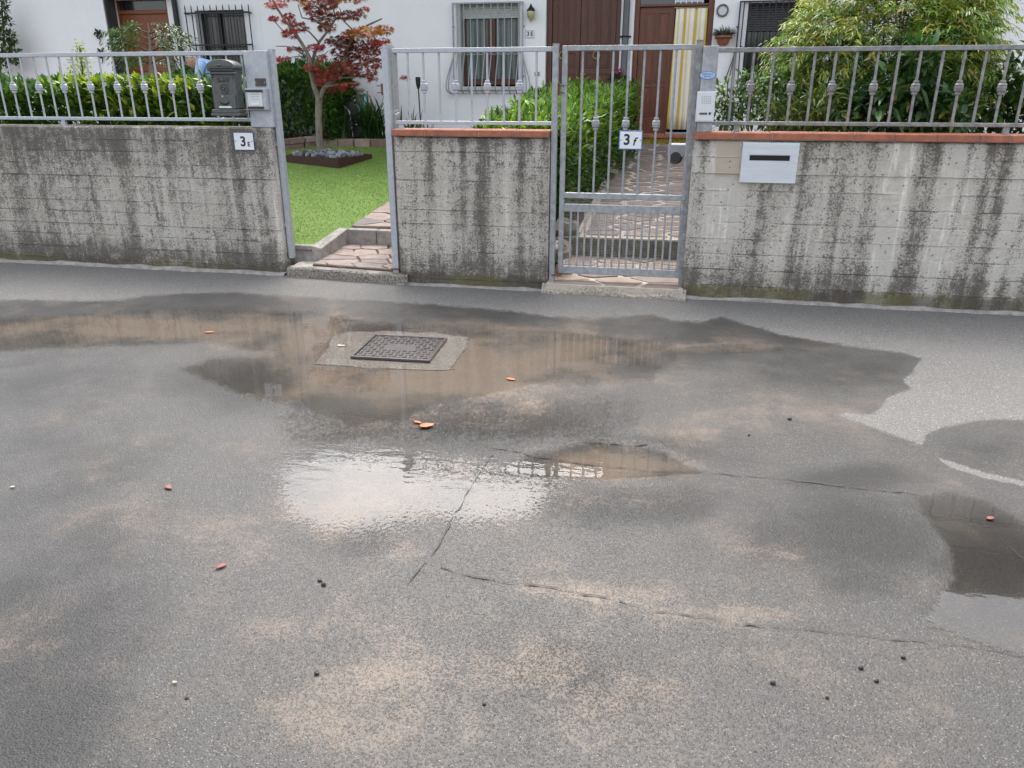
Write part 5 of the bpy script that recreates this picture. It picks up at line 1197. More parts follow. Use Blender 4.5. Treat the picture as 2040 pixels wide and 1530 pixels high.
def window(h, x0, x1, z0, z1, y, frame, pane, mull=None, fw_=.06, label=None, bottom=0.0):
    f = MB(); yy0, yy1 = y, y + .06
    f.box(x0, x0 + fw_, yy0, yy1, z0, z1).box(x1 - fw_, x1, yy0, yy1, z0, z1).box(x0 + fw_, x1 - fw_, yy0, yy1, z1 - fw_, z1).box(x0 + fw_, x1 - fw_, yy0, yy1, z0, z0 + fw_ + bottom)
    w = f.build('window', frame, h, bevel=.004, label=label)
    if mull: MB().box(mull[0], mull[1], yy0 - .012, yy1, z0 + fw_ + bottom + .001, z1 - fw_ - .001).build('mullion', frame, w)
    xs_ = [x0 + fw_] + ([mull[0], mull[1]] if mull else []) + [x1 - fw_]
    for a, b in zip(xs_[::2], xs_[1::2]): MB().box(a + .001, b - .001, yy0 + .03, yy0 + .036, z0 + fw_ + bottom + .001, z1 - fw_ - .001).build('pane', pane, w)
    return w
yw = YH + .16
# --- house 3E
xE0, xE1 = X(521, 60, YH), X(1247, 60, YH)
dE = (X(1087, 60, YH), X(1236, 60, YH), .70, 3.12); wE = (X(911, 100, YH), X(1036, 100, YH), Z(960, 177, YH), Z(960, 6, YH))
hE = thing('house', 'white plastered middle house with dark brown double door and bulging window grille', 'house', ((xE0 + xE1) / 2, YH, ZB), 'terraced houses behind the gardens')
ZE = 4.35     # the middle and left houses are lower
holed(MB(), xE0, xE1 - .002, ZB, ZE, YH, YH + .35, [dE, wE]).build('wall', M['plaster'], hE); MB().box(xE0, xE1 - .002, 17, 17.3, ZB, ZE).build('rear_wall', M['plaster'], hE)
MB().box(xE0 + .01, xE1 - .01, YH + .5, YH + .52, ZB, ZE).build('dark_backing', M['dark'], hE)  # interior darkness painted as a near-black sheet behind the openings
roof(hE, xE0, xE1 - .002, ZE)
def door_leaf(h, x0, x1, z0, z1, y, m, cols, rows, name='door'):
    d = MB().box(x0 + .002, x1 - .002, y, y + .05, z0, z1).build(name, m, h, bevel=.004); w_ = x1 - x0
    for i in range(cols):
        a = x0 + w_ * (.13 + .74 * i / cols) + .015; b = x0 + w_ * (.13 + .74 * (i + 1) / cols) - .015
        for r0, r1 in rows:
            fr_ = MB(); e = .016
            fr_.box(a, b, y - .010, y - .001, r1 - e, r1).box(a, b, y - .010, y - .001, r0, r0 + e).box(a, a + e, y - .010, y - .001, r0 + e, r1 - e).box(b - e, b, y - .010, y - .001, r0 + e, r1 - e)
            fr_.build('panel_moulding', m, d, bevel=.004)
            MB().box(a + .035, b - .035, y - .008, y - .001, r0 + .035, r1 - .035).build('panel', m, d, bevel=.006)
    return d
ydE = YH + .12
fr = MB(); fr.box(dE[0] + .001, dE[0] + .085, ydE - .03, ydE + .08, dE[2], dE[3]).box(dE[1] - .07, dE[1] - .001, ydE - .03, ydE + .08, dE[2], dE[3]).box(dE[0] + .085, dE[1] - .07, ydE - .03, ydE + .08, dE[3] - .08, dE[3])
fr.build('door_frame', M['brown_wood'], hE, bevel=.004)
zc1, zc2, zc3, zc4 = Z(1150, 92, ydE), Z(1150, 104, ydE), Z(1150, 135, ydE), Z(1150, 146, ydE); xm_ = X(1156, 80, ydE)
for i, (a, b) in enumerate(((dE[0] + .087, xm_ - .002), (xm_ + .002, dE[1] - .072))):
    d = door_leaf(hE, a, b, dE[2], dE[3] - .082, ydE, M['brown_wood'], 2, [(zc1, 2.96), (zc3, zc2), (1.0, zc4)])
    kx, kz = X((1121, 1188)[i], 110, ydE - .03), Z(1150, 110, ydE - .03)
    MB().tube([(kx + .052 * math.cos(t_), ydE - .03, kz + .052 * math.sin(t_)) for t_ in np.linspace(0, 6.28, 21)[:-1]], .011, 8, True).build('ring_knocker', M['brass'], d, smooth=True)
    MB().ball((kx, ydE - .025, kz + .055), (.018, .02, .018)).build('knocker_boss', M['brass'], d, smooth=True)
    if i: MB().tube([(a + .03, ydE - .002, Z(1150, 149, ydE)), (a + .03, ydE - .045, Z(1150, 149, ydE)), (a + .11, ydE - .05, Z(1150, 149, ydE))], .010, 6).box(a + .015, a + .045, ydE - .006, ydE - .0005, Z(1150, 165, ydE), Z(1150, 145, ydE)).build('handle', M['brass'], d, smooth=True)
w = window(hE, wE[0] + .055, wE[1] - .02, wE[2] + .06, wE[3] - .02, yw, M['brown_wood'], M['net'], (X(972, 100, yw), X(987, 100, yw)), .05, 'brown window with net curtains behind a bulging grille', .04)
MB().box(wE[0] - .04, wE[1] + .04, YH - .07, yw - .001, wE[2] - .02, wE[2] + .035).build('sill', M['marble'], hE, bevel=.005)
MB().box(wE[0] + .001, wE[0] + .054, YH + .02, yw + .06, wE[2] + .04, wE[3]).build('window_reveal', M['pale_shutter'], hE)
MB().box(wE[1] - .019, wE[1] - .001, YH + .02, yw + .06, wE[2] + .04, wE[3]).build('window_reveal', M['pale_shutter'], hE)
zs0, zs1 = Z(970, 37, yw - .03), wE[3] - .002; ns = 6
for i in range(ns):
    a = zs0 + (zs1 - zs0) * i / ns; MB().box(wE[0] + .06, wE[1] - .025, yw - .034 + .003 * (i % 2), yw - .014, a + .001, a + (zs1 - zs0) / ns - .001).build('shutter_slat', M['pale_shutter'] if i != 3 else M['pale_shutter'], hE, bevel=.003)
def belly_grille(h, x0, x1, zt, zb, n, m, zbulge, side=.13, front=.2, r=.009, yg=None, loops=True):
    yg = yg or YH - .05
    g_ = MB().box(x0, x1, yg - .012, yg + .012, zt - .02, zt).box(x0, x0 + .02, yg - .012, yg + .012, zb, zt - .02).box(x1 - .02, x1, yg - .012, yg + .012, zb, zt - .02)
    for zz in (zt - .35, zb + .25):
        for xx in (x0, x1): g_.box(xx - .015, xx + .015, yg + .012, yg + .055, zz, zz + .02)
    g = g_.build('window_grille', m, h); zz = np.linspace(zbulge, zb, 12); sh_ = lambda t: math.sin(math.pi * min(1, t ** 1.5)) ** .8 if t < 1 else 0
    pr = [(0, 0), (.12, .10), (.28, .32), (.45, .6), (.6, .82), (.72, .95), (.82, 1.0), (.9, .95), (.96, .75), (1, .45)]
    for i in range(n):
        x = x0 + .02 + (x1 - x0 - .04) * (i + .5) / n
        MB().tube([(x, yg, zt - .021)] + [(x, yg - front * q, zbulge + (zb - zbulge) * t) for t, q in pr], r, 6).build('bar', m, g, smooth=True)
    for s_, xx in ((-1, x0 + .01), (1, x1 - .01)):
        for k, fr_ in ((1.0, .45), (.62, .8)):
            MB().tube([(xx + s_ * side * k * q, yg - front * fr_ * q * .5, zbulge + (zb - zbulge) * t) for t, q in pr] + [(xx, yg, zb)], r * .9, 6).build('side_scroll', m, g, smooth=True)
    MB().box(x0, x1, yg - front * .47, yg - front * .43, zb - .006, zb + .008).build('base_rail', m, g)
    if loops:
        w_ = (x1 - x0 - .04) / n
        for i in range(n - 1):
            xc_ = x0 + .02 + w_ * (i + 1); MB().tube([(xc_ + w_ * .5 * math.cos(a), yg - .012, zbulge + .02 + w_ * .5 * math.sin(a)) for a in np.linspace(math.pi, 2 * math.pi, 9)], .006, 5).build('arc', m, g, smooth=True)
    return g
yg_ = YH - .06
belly_grille(hE, X(901, 50, yg_), X(1042, 50, yg_), Z(970, 4, yg_), Z(970, 187, yg_), 10, M['grey_iron'], Z(970, 104, yg_))
# --- house 3F
xF0, xF1 = xE1, 9.0
dF = (X(1262, 60, YH), X(1420, 60, YH), .86, 3.1); wF = (X(1477, 60, YH), X(1622, 60, YH), 1.45, Z(1550, 4, YH))
hF = thing('house', 'white plastered right-hand house with reddish brown door, striped curtain and dark shutter', 'house', (4, YH, ZB), 'terraced houses behind the gardens')
holed(MB(), xF0 + .002, xF1, ZB, ZT, YH, YH + .35, [dF, wF]).build('wall', M['plaster'], hF); MB().box(xF0 + .002, xF1, 17, 17.3, ZB, ZT).build('rear_wall', M['plaster'], hF)
MB().box(xF0 + .01, xF1 - .01, YH + .5, YH + .52, ZB, ZT).build('dark_backing', M['dark'], hF); roof(hF, xF0 + .002, xF1)
yd = YH + .14; zt0 = Z(1340, 13, yd); xL0, xL1 = X(1270, 120, yd), X(1339, 120, yd)
MB().box(dF[0] + .001, xL0 - .002, yd - .04, yd + .08, dF[2], dF[3]).box(X(1403, 120, yd), dF[1] - .001, yd - .04, yd + .08, dF[2], dF[3]).box(xL0 - .001, X(1403, 120, yd) - .001, yd - .04, yd + .08, zt0, Z(1340, 8, yd)).build('door_frame', M['brown_wood2'], hF, bevel=.004)
zz = [Z(1300, q, yd) for q in (25, 90, 165, 172, 232)]
door_leaf(hF, xL0, xL1, dF[2] + .02, zt0 - .003, yd + .01, M['brown_wood2'], 2, [(zz[1], zz[0]), (zz[2], zz[1] - .06), (zz[4], zz[3])])
MB().box(xL0, X(1403, 0, yd), yd + .02, yd + .03, Z(1340, 8, yd) + .002, dF[3]).build('transom_pane', M['pane'], hF)
for i in range(6): MB().box(X(1345 + i * 11, 0, yd - .01), X(1346.5 + i * 11, 0, yd - .01), yd + .0, yd + .012, Z(1340, 8, yd) + .004, dF[3]).build('transom_bar', M['enamel'], hF)
MB().box(X(1345, 0, yd), X(1402, 0, yd), yd + .013, yd + .019, Z(1340, 4.5, yd), dF[3]).build('transom_blind', plain('blue_grey_blind', (.5, .55, .62), .3, coat=.5), hF)  # blind in one pale blue-grey tone behind the white bars
# curtain in the doorway
cu = thing('door_curtain', 'yellow and white striped curtain hanging in the right-hand doorway', 'curtain', (X(1340, 100, yd), yd, .95)); cxa, cxb = X(1339, 140, yd - .05), X(1400, 140, yd - .05)
vs, fs = [], []; n = 60; zt1, zb1 = Z(1370, 17, yd - .05), Z(1370, 258, yd - .05)
for r_ in range(9):
    f_ = r_ / 8
    for i in range(n + 1):
        u = i / n; sw = (u - .5) * .06 * f_; vs.append((cxa + (cxb - cxa) * u + sw, yd - .07 + .022 * math.sin(u * 31 + .4 * f_) * (.5 + .5 * f_) + .01 * math.sin(u * 13), zt1 + (zb1 - zt1) * f_))
for r_ in range(8):
    for i in range(n): a = r_ * (n + 1) + i; fs.append((a, a + 1, a + n + 2, a + n + 1))
cb = MB().add(vs, fs).build('cloth', M['curtain'], cu, smooth=True); cb.modifiers.new('thickness', 'SOLIDIFY').thickness = .003
MB().cyl((cxa - .03, yd - .06, zt1 + .012), (cxb + .02, yd - .06, zt1 + .012), .010).build('rod', M['brass'], cu)
# doorstep
ds = thing('doorstep', 'terracotta doorstep with moss-yellow riser under the striped curtain', 'step', (-.2, 12.5, .74))
zr = Z(1320, 275, 12.32); MB().box(-.86, .42, 12.32, 12.799, .70, zr).build('riser', M['moss_riser'], ds, bevel=.008)
for i in range(4):
    a = -.88 + 1.32 * i / 4; MB().box(a + .002, a + .327, 12.29, 12.798, zr + .001, zr + .045).build('tread_tile', M['terracotta'], ds, bevel=.006)
MB().box(X(1325, 268, 12.6), X(1400, 268, 12.6), 12.60, 12.76, zr + .046, zr + .066).build('threshold_bar', M['grey_iron'], ds)
# shuttered window right
w = window(hF, wF[0] + .07, wF[1] - .01, wF[2], wF[3] - .01, yw, M['black_iron'], M['pane'], None, .04, 'dark window half covered by a roller shutter')
MB().box(wF[0] + .002, wF[0] + .068, YH + .01, yw + .06, wF[2], wF[3] - .002).build('window_reveal', M['plaster'], hF)
zsl = Z(1550, 62, yw - .03); ns = 12
for i in range(ns):
    a = zsl + (wF[3] - .003 - zsl) * i / ns; MB().box(wF[0] + .072, wF[1] - .012, yw - .04, yw - .012, a + .002, a + (wF[3] - .003 - zsl) / ns - .001).build('shutter_slat', M['shutter'], hF, bevel=.006)
belly_grille(hF, X(1470, 50, yg_), X(1628, 50, yg_), Z(1550, 0, yg_), 1.42, 12, M['black_iron'], Z(1550, 90, yg_), .13, .2)
MB().box(X(1624, 20, YH - .03), X(1652, 20, YH - .03), YH - .06, YH - .001, ZB, ZT).build('beige_pier', plain('beige_render', (.5, .42, .31), .85, var=.12, scale=4), hF)
# downpipe between the two houses
dp = MB().cyl((xE1, YH - .055, ZB), (xE1, YH - .055, 5.85), .05, n=12); dp.build('downpipe', M['pipe'], hE, smooth=True)
for z_ in (Z(1248, 73, YH), 3.9): MB().lathe((xE1, YH - .055, z_), [(.055, -.012), (.06, 0), (.055, .012)], 12).box(xE1 - .085, xE1 + .085, YH - .03, YH - .001, z_ - .012, z_ + .012).build('pipe_clamp', M['black_iron'], hE, smooth=True)
# --- left house
yD = 12.52; xD1 = X(214, 60, yD); yR = 12.79; xr1 = X(352, 60, YH)
hD = thing('house', 'white left-hand house with recessed orange-brown door and barred window', 'house', (-9, YH, ZB), 'terraced houses behind the gardens')
wD = (X(395, 80, YH), X(492, 80, YH), 1.55, Z(440, 20, YH))
m_ = MB(); holed(m_, xr1, xE0 - .002, ZB, ZE, YH, YH + .35, [wD]); m_.box(-20, xD1, yD, yR + .3, ZB, ZE).box(xD1 + .001, xr1 - .001, yD + .02, yR + .3, 2.98, ZE); MB().box(-20, xE0 - .002, 17, 17.3, ZB, ZE).build('rear_wall', M['plaster'], hD)
dD = (X(233, 80, yR), X(342, 80, yR), .75, 2.95)
holed(m_, xD1 + .001, xr1 - .001, ZB, 2.979, yR, yR + .3, [dD]); m_.build('wall', M['plaster'], hD)
MB().box(xr1 + .31, xE0 - .02, YH + .5, YH + .52, ZB, ZE).box(xD1 + .01, xr1 - .01, yR + .301, yR + .33, ZB, 2.97).build('dark_backing', M['dark'], hD); roof(hD, -20, xE0 - .002, ZE)
MB().box(xD1 + .0015, xD1 + .025, yD + .02, yR - .002, ZB, 2.978).build('dark_reveal', M['shutter'], hD)
yo = yR + .1; zt3 = Z(290, 28, yo)
MB().box(dD[0] + .001, dD[0] + .07, yo - .03, yo + .06, dD[2], dD[3]).box(dD[1] - .07, dD[1] - .001, yo - .03, yo + .06, dD[2], dD[3]).box(dD[0] + .07, dD[1] - .07, yo - .03, yo + .06, zt3, zt3 + .06).build('door_frame', M['orange_wood'], hD, bevel=.004)
door_leaf(hD, dD[0] + .072, dD[1] - .072, dD[2], zt3 - .002, yo, M['orange_wood'], 2, [(1.95, 2.5), (1.3, 1.85), (.9, 1.2)])
MB().box(dD[0] + .072, dD[1] - .072, yo + .02, yo + .03, zt3 + .062, dD[3]).build('transom_pane', M['pane'], hD)
xp = X(355, 60, YH - .05); MB().cyl((xp, YH - .055, ZB), (xp, YH - .055, 4.3), .045, n=10).build('downpipe', M['black_iron'], hD, smooth=True)
window(hD, wD[0] + .01, wD[1] - .01, wD[2], wD[3] - .005, yw, M['black_iron'], plain('dim_pane', (.045, .045, .042), .12, var=.5, scale=5, stretch=(6, 1, .3), coat=.5), (X(440, 80, yw), X(445, 80, yw)), .035, 'dark window behind black straight bars')
yg2 = YH - .08; xa, xb2 = X(372, 60, yg2), X(500, 60, yg2)
g = MB().box(xa, xb2, yg2 - .014, yg2 + .004, Z(440, 27, yg2), Z(440, 23.5, yg2)).box(xa, xb2, yg2 - .014, yg2 + .004, Z(440, 91, yg2), Z(440, 88, yg2)).box(xa, xb2, yg2 - .014, yg2 + .004, Z(440, 109, yg2), Z(440, 107, yg2)).box(xa, xa + .02, yg2 + .004, YH + .03, Z(440, 27, yg2), Z(440, 24, yg2)).box(xb2 - .02, xb2, yg2 + .004, YH + .03, Z(440, 27, yg2), Z(440, 24, yg2)).build('window_grille', M['black_iron'], hD)
for i in range(11): x = xa + .01 + (xb2 - xa - .02) * i / 10; MB().tube([(x, yg2 + .015, 1.5), (x, yg2 + .015, Z(440, 13, yg2)), (x, yg2 + .015, Z(440, 8.5, yg2))], [.009, .009, .002], 6).build('bar', M['black_iron'], g, smooth=True)

# --- small things on the facades
yl_ = YH - .001; lx, lz = X(1060, 28, yl_), Z(1060, 28, yl_)
wl_ = thing('wall_lamp', 'small brass wall lantern with pointed cap beside the brown double door', 'lamp', (lx, YH, lz))
MB().lathe((lx, YH - .1, lz), [(.008, -.115), (.022, -.09), (.05, -.06), (.062, -.01), (.06, .03), (.045, .035)], 14).build('glass', M['amber_glass'], wl_, smooth=True)
MB().lathe((lx, YH - .1, lz), [(.066, .034), (.06, .05), (.03, .085), (.012, .12), (.004, .135)], 14).build('cap', M['black_iron'], wl_, smooth=True)
MB().box(lx - .03, lx + .03, YH - .015, YH - .001, lz - .07, lz + .09).tube([(lx, YH - .01, lz + .02), (lx, YH - .06, lz - .04), (lx, YH - .1, lz - .1)], .008, 6).build('bracket', M['brass'], wl_)
x0, x1, z0, z1 = X(1047, 67, yl_), X(1065, 67, yl_), Z(1056, 76, yl_), Z(1056, 60, yl_)
nt_ = thing('house_number', 'small white ceramic tile marked 3 E beside the brown double door', 'house number', ((x0 + x1) / 2, YH, z0)); MB().box(x0, x1, YH - .012, YH - .001, z0, z1).build('tile', M['enamel'], nt_, bevel=.003)
for k in range(9):
    for zz_ in (z0 + .006, z1 - .006): MB().box(x0 + (x1 - x0) * (k + .15) / 9, x0 + (x1 - x0) * (k + .75) / 9, YH - .0135, YH - .0122, zz_ - .004, zz_ + .004).build('border_dash', M['navy'], nt_)
for s_ in (x0 + .005, x1 - .005):
    for k in range(6): MB().box(s_ - .003, s_ + .003, YH - .0135, YH - .0122, z0 + .012 + (z1 - z0 - .024) * (k + .2) / 6, z0 + .012 + (z1 - z0 - .024) * (k + .75) / 6).build('border_dash', M['navy'], nt_)
for s_, u in (('3', .3), ('E', .7)): link('numeral' if s_ == '3' else 'letter', text_mesh(s_, (z1 - z0) * .78, M['navy'], .0006, .003), nt_, (x0 + u * (x1 - x0), YH - .0132, (z0 + z1) / 2))
x0, x1, z0, z1 = X(1065, 147, yl_), X(1075, 147, yl_), Z(1070, 151, yl_), Z(1070, 143, yl_)
db = thing('doorbell', 'small brass doorbell plate low on the wall left of the double door', 'doorbell', ((x0 + x1) / 2, YH, z0)); MB().box(x0, x1, YH - .012, YH - .001, z0, z1).build('plate', M['brass'], db, bevel=.002); MB().cyl(((x0 + x1) / 2, YH - .013, (z0 + z1) / 2), ((x0 + x1) / 2, YH - .02, (z0 + z1) / 2), .016, n=12).build('button', M['enamel'], db)
rx, rz = X(1439.5, 21, yl_), Z(1439.5, 21, yl_)
ck = thing('wall_ring', 'round grey ring-framed disc hung on the white wall right of the curtain', 'wall ornament', (rx, YH, rz)); MB().tube([(rx + .075 * math.cos(a), YH - .02, rz + .075 * math.sin(a)) for a in np.linspace(0, 6.28, 25)[:-1]], .013, 8, True).build('ring', M['pipe'], ck, smooth=True); MB().lathe((rx, YH - .001, rz), [(.07, 0), (.07, .012), (.066, .014)], 24, 'y').build('disc', M['plaster_grey'], ck)
# hanging pot
qx, qz0, qz1 = X(1441, 80, YH - .12), Z(1441, 91, YH - .12), Z(1441, 71, YH - .12)
hp = thing('flower_pot', 'terracotta wall pot with grey-green plant right of the striped curtain', 'flower pot', (qx, YH - .12, qz0)); MB().lathe((qx, YH - .12, qz0), [(.05, 0), (.075, .02), (.105, (qz1 - qz0) * .75), (.108, (qz1 - qz0) * .78), (.122, (qz1 - qz0) * .8), (.124, qz1 - qz0), (.1, qz1 - qz0), (.095, qz1 - qz0 - .02)], 18).build('pot', M['terracotta'], hp, smooth=True)
MB().tube([(qx + .128 * math.cos(a), YH - .125 + .12 * math.sin(a), qz0 + (qz1 - qz0) * .74) for a in np.linspace(0, 6.28, 17)[:-1]], .005, 5, True).box(qx - .015, qx + .015, YH - .02, YH - .0005, qz0 + .04, qz1 + .03).build('hanger', M['black_iron'], hp)
n = 240; a_ = rng.uniform(0, 6.28, n); rr_ = rng.random(n) ** .5 * .085; P = np.stack([qx + rr_ * np.cos(a_), YH - .12 + rr_ * np.sin(a_), np.full(n, qz1 - .005)], 1); D = np.stack([np.cos(a_) * .9 * rng.random(n) * 1.3, np.sin(a_) * .8 * rng.random(n), rng.uniform(.25, .9, n)], 1)
leaves('plant', P, D, rng.uniform(.08, .17, n), .012, palette(n, [(.10, .15, .12), (.06, .10, .07), (.16, .2, .17)], [3, 3, 1]), M['leaf'], hp, .4)
# stand with magenta flowers by the downpipe
fx, fy = X(1231, 160, 12.45), 12.45; fz0 = Z(1231, 166, 12.45)
fp = thing('flower_stand', 'pot of magenta flowers with grey-green leaves between the two brown doors', 'flower pot', (fx, fy, .78)); MB().lathe((fx, fy, fz0 - .16), [(.07, 0), (.11, .15), (.12, .16), (.1, .165)], 16).build('pot', M['terracotta'], fp, smooth=True); MB().cyl((fx, fy, .77), (fx, fy, fz0 - .159), .015).lathe((fx, fy, .77), [(.12, 0), (.12, .015), (.02, .02)], 14).lathe((fx, fy, fz0 - .185), [(.02, 0), (.09, .015), (.09, .024)], 14).build('stand', M['black_iron'], fp)
n = 170; d = unit(rng.normal(0, 1, (n, 3))); P = np.array([fx, fy, fz0 + .04]) + d * np.array([.13, .1, .08]) * rng.random((n, 1)) ** .4
leaves('foliage', P, d + np.array([0, 0, .3]), .07, .045, palette(n, [(.09, .14, .09), (.05, .09, .05), (.2, .24, .2)], [3, 3, 1]), M['leaf'], fp)
n = 34; d = unit(rng.normal(0, 1, (n, 3))); P = at(1229, 145, 12.42) + d * np.array([.07, .05, .035]); leaves('petals', P, d + np.array([0, -.3, .3]), .04, .035, palette(n, [(.5, .03, .2), (.6, .05, .3)], [2, 1]), M['leaf'], fp)
# wrought iron ornaments
for i, (ax, ay, lb_) in enumerate(((196, 67, 'black wrought iron flower ornament on the left white facade, the upper one'), (201, 106, 'black wrought iron ornament on the left white facade just above the railing'))):
    q = at(ax, ay, yD - .03); od = thing('iron_ornament', lb_, 'wall ornament', tuple(q), 'iron ornaments on the left facade'); b_ = MB()
    for k in range(5):
        a = k * 1.257 + .4; b_.tube([(q[0], yD - .03, q[2]), (q[0] + .05 * math.cos(a), yD - .05, q[2] + .05 * math.sin(a)), (q[0] + .075 * math.cos(a + .35), yD - .045, q[2] + .075 * math.sin(a + .35)), (q[0] + .06 * math.cos(a + .8), yD - .03, q[2] + .06 * math.sin(a + .8))], [.012, .02, .014, .004], 6)
    b_.tube([(q[0], yD - .03, q[2]), (q[0] + .01, yD - .03, q[2] - .12), (q[0] - .02, yD - .03, q[2] - .17)], [.01, .008, .004], 6).cyl((q[0], yD - .03, q[2]), (q[0], yD + .001, q[2]), .015); b_.build('scroll', M['black_iron'], od, smooth=True)

# ================================================================== PERSON bending in the left garden
pz = gz(11.0); hp_ = at(386, 121, 11.0)
ps = thing('person', 'grey-haired man in a light blue shirt bending forward behind the left hedge', 'person', (hp_[0] + .52, 11.0, pz))
def skin_mesh(name, J, E, R_, root=0, sub=2):
    me = bpy.data.meshes.new(name); me.from_pydata(J, E, []); o = bpy.data.objects.new(name, me); COL.objects.link(o)
    md = o.modifiers.new('skin', 'SKIN'); md.use_smooth_shade = True; s_ = o.modifiers.new('subsurf', 'SUBSURF'); s_.levels = sub; s_.render_levels = sub
    for i, r_ in enumerate(R_):
        sv = me.skin_vertices[0].data[i]; sv.radius = r_ if isinstance(r_, tuple) else (r_, r_); sv.use_root = (i == root)
    bpy.context.view_layer.update(); m2 = bpy.data.meshes.new_from_object(o.evaluated_get(bpy.context.evaluated_depsgraph_get())); bpy.data.objects.remove(o)
    m2.polygons.foreach_set('use_smooth', [True] * len(m2.polygons)); return m2
hz = hp_[2] - pz     # head height
J = [(0, 0, .90), (-.10, 0, 1.02), (-.24, 0, hz - .12), (-.36, 0, hz - .05), (-.44, 0, hz - .01), (-.50, 0, hz)]; E = [(0, 1), (1, 2), (2, 3), (3, 4), (4, 5)]; RR = [(.15, .12), (.15, .12), (.17, .13), (.10, .09), (.055, .06), (.06, .07)]
def add_chain(par, pts):
    p = par
    for c, r_ in pts: J.append(c); RR.append(r_); E.append((p, len(J) - 1)); p = len(J) - 1
    return p
for s_ in (-1, 1):
    add_chain(0, [((.03, .10 * s_, .82), (.10, .095)), ((-.03, .11 * s_, .47), (.065, .065)), ((.08, .12 * s_, .09), (.045, .045)), ((-.10, .14 * s_, .035), (.045, .03))])
    wr_ = add_chain(3, [((-.33, .17 * s_, hz - .09), (.07, .07)), ((-.36, .24 * s_, hz - .36), (.048, .048)), ((-.52, .22 * s_, hz - .56), (.033, .03)), ((-.57, .215 * s_, hz - .63), (.036, .02))])
    for k in range(4): add_chain(wr_, [((-.60 - .004 * k, (.19 + .022 * k) * s_, hz - .67), .0095), ((-.61, (.19 + .023 * k) * s_, hz - .71 + .006 * abs(k - 1)), .008)])
    add_chain(wr_ - 1, [((-.58, .17 * s_, hz - .62), .011), ((-.61, .165 * s_, hz - .66), .009)])
bodym = skin_mesh('body', J, E, RR)
for m_ in ('skin', 'shirt', 'trousers'): bodym.materials.append(M[m_])
for p in bodym.polygons:
    c = p.center; n_ = 0
    if c.z < .93 and abs(c.y) < .2 and c.x > -.3: n_ = 2
    elif c.x > -.415 and c.z > hz - .30: n_ = 1
    p.material_index = n_
bo = bpy.data.objects.new('body', bodym); COL.objects.link(bo); bo.parent = ps
hd = MB(); hd.ball((0, 0, 0), (.098, .075, .118), 20, 14)
def face(v):
    x, y, z = v
    if x < 0:
        x -= .026 * math.exp(-((y / .016) ** 2 + ((z + .012) / .026) ** 2)) + .008 * math.exp(-((y / .03) ** 2 + ((z + .052) / .012) ** 2)) + .010 * math.exp(-((y / .04) ** 2 + ((z + .095) / .02) ** 2)) - .008 * math.exp(-(((abs(y) - .032) / .016) ** 2 + ((z - .012) / .014) ** 2))
    return (x, y, z)
hd.v = [face(v) for v in hd.v]
ho = link('head', hd.mesh('head', M['skin'], smooth=True), ps); ho.location = (-.53, 0, hz + .005); ho.rotation_euler = (0, R(-24), 0)
hr = MB(); hr.ball((0, 0, 0), (.106, .083, .124), 20, 14); keep = [i for i, f in enumerate(hr.f) if (lambda c: c[2] > .045 - .5 * c[0] * 1.0 and (c[0] > -.075 or c[2] > .07))(np.mean([hr.v[k] for k in f], axis=0))]
hr.f = [hr.f[i] for i in keep]; h2 = link('hair', hr.mesh('hair', M['hair'], smooth=True), ho)
ear = MB()
for s_ in (-1, 1): ear.ball((.012, .078 * s_, -.01), (.02, .009, .032), 10, 6)
link('ears', ear.mesh('ears', M['skin'], smooth=True), ho)
ey = MB()
for s_ in (-1, 1): ey.ball((-.082, .032 * s_, .012), (.011, .012, .009), 10, 6)
link('eyes', ey.mesh('eyes', M['dark_plastic'], smooth=True), ho)

# ================================================================== LITTER ON THE ROAD
def dead_leaf(label, x, y, L, W, ang, m, curl=.25, stem=True):
    q = gnd(x, y); t = thing('fallen_leaf', label, 'leaf', (q[0], q[1], 0), 'fallen leaves on the wet road'); vs = []; fs = []; n_ = 7
    for i in range(n_ + 1):
        u = i / n_; w_ = W * math.sin(math.pi * min(.97, u ** .8)) ** .8 * .5 + .001
        for s_ in (-1, 0, 1): vs.append(((u - .5) * L, s_ * w_ * (1 + .12 * math.sin(u * 23 + s_)), .0045 + curl * W * (abs(s_) * .22 + .35 * (u - .5) ** 2) + random.uniform(0, .002)))
        if i:
            k = 3 * i
            for j in (0, 1): fs.append((k - 3 + j, k - 2 + j, k + 1 + j, k + j))
    b_ = MB().add(vs, fs); me = b_.mesh('blade', m, smooth=True); o = link('blade', me, t); o.rotation_euler = (0, 0, ang); o.modifiers.new('thickness', 'SOLIDIFY').thickness = .0008
    if stem: o = link('stalk', MB().tube([(-L * .5, 0, .008), (-L * .75, .006, .010), (-L * .95, .0, .008)], [.0014, .0011, .0008], 5).mesh('stalk', m), t); o.rotation_euler = (0, 0, ang)
dead_leaf('bright orange curled leaf lying in the middle of the wet road', 850, 851, .075, .045, .5, M['leaf_orange'], .55)
dead_leaf('small orange leaf just behind the bright orange curled leaf', 832, 843, .045, .018, -.4, M['leaf_orange'], .3)
dead_leaf('flat orange-red leaf on the wet road right of the manhole cover', 1018, 757, .055, .028, -.3, M['leaf_orange'], .2)
dead_leaf('reddish brown leaf on the near left of the road', 441, 1130, .04, .02, .9, M['leaf_red'], .25)
dead_leaf('small brownish red leaf on the road at the middle left', 336, 973, .045, .022, -.5, M['leaf_red'], .3)
dead_leaf('pinkish leaf floating in the brown puddle left of the manhole', 417, 663, .07, .03, .2, M['leaf_orange'], .15, False)
dead_leaf('pale leaf on the wet concrete left of the manhole cover', 680, 690, .06, .025, .1, M['leaf_pale'], .15, False)
dead_leaf('tiny pale leaf at the left edge of the road', 25, 972, .02, .011, .3, M['leaf_pale'], .2, False)
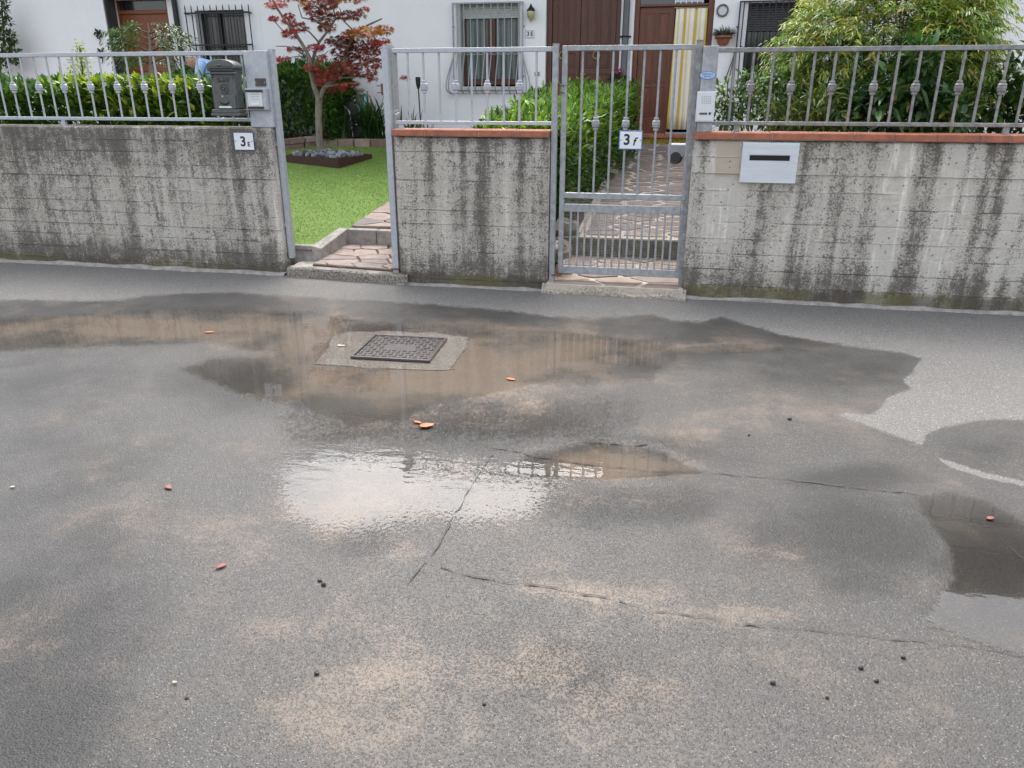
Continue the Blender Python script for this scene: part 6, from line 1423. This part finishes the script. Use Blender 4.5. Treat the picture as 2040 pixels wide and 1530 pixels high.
dead_leaf('red leaf at the edge of the dark puddle on the right', 1972, 1035, .035, .02, .6, M['leaf_red'], .4, False)
dead_leaf('small pale leaf on the dark asphalt near the bottom', 348, 1362, .013, .006, .2, M['leaf_pale'], .2, False)
for i, (x, y, u_, g_) in enumerate(((-5.2, 8.9, .05, 1), (-4.5, 8.6, .045, 1), (-3.9, 9.3, .05, 0), (-5.0, 7.9, .05, 0))):
    q = (x, y, gz(y) + .02); t = thing('fallen_leaf', ('curled tan leaf on the lawn nearer the open gateway', 'tan leaf in the middle of the lawn', 'pale leaf on the lawn close to the garden path', 'pale leaf on the lawn at its left side')[i], 'leaf', q, 'fallen leaves on the lawn')
    MB().add([(x - u_, y, q[2]), (x, y - u_ * .45, q[2] + .012), (x + u_, y, q[2] + .006), (x, y + u_ * .45, q[2] + .014)], [(0, 1, 2), (0, 2, 3)]).build('blade', M['leaf_pale'], t)
grit = [(645, 1166, .011, 'upper'), (637, 1158, .009, ''), (1573, 836, .013, ''), (1540, 1362, .009, ''), (1715, 1332, .009, ''), (1746, 1358, .008, ''), (1799, 1311, .008, ''), (1648, 1391, .006, ''), (965, 1404, .006, ''), (631, 1343, .009, ''), (1492, 868, .008, ''), (372, 1392, .006, '')]
gl = ['dark pellet on the road right of the reddish brown leaf', 'smaller dark pellet touching distance from the pellet near the reddish leaf', 'dark pellet on the damp asphalt below the bright dry patch', 'dark pellet on the near right, left of its three neighbours', 'dark pellet on the near right, the middle one of the row', 'dark pellet on the near right between the middle and the rightmost', 'rightmost dark pellet on the near right of the road', 'tiny dark pellet nearest the bottom right of the road', 'tiny dark pellet at the bottom centre of the road', 'dark crumb on the sandy patch at the bottom left', 'small dark crumb on the damp asphalt right of the pothole', 'tiny dark crumb on the grey asphalt at the lower left']
for (x, y, r_, _), lb_ in zip(grit, gl):
    r_ *= .72; q = gnd(x, y); t = thing('pellet', lb_, 'pellet', (q[0], q[1], 0), 'dark pellets scattered on the road'); b_ = MB().ball((q[0], q[1], r_ * .6), (r_ * 1.2, r_, r_ * .75), 9, 6)
    b_.v = [(a + random.uniform(-.12, .12) * r_, b + random.uniform(-.12, .12) * r_, c + random.uniform(-.1, .1) * r_) for a, b, c in b_.v]; b_.build('lump', M['berry'], t, smooth=True)
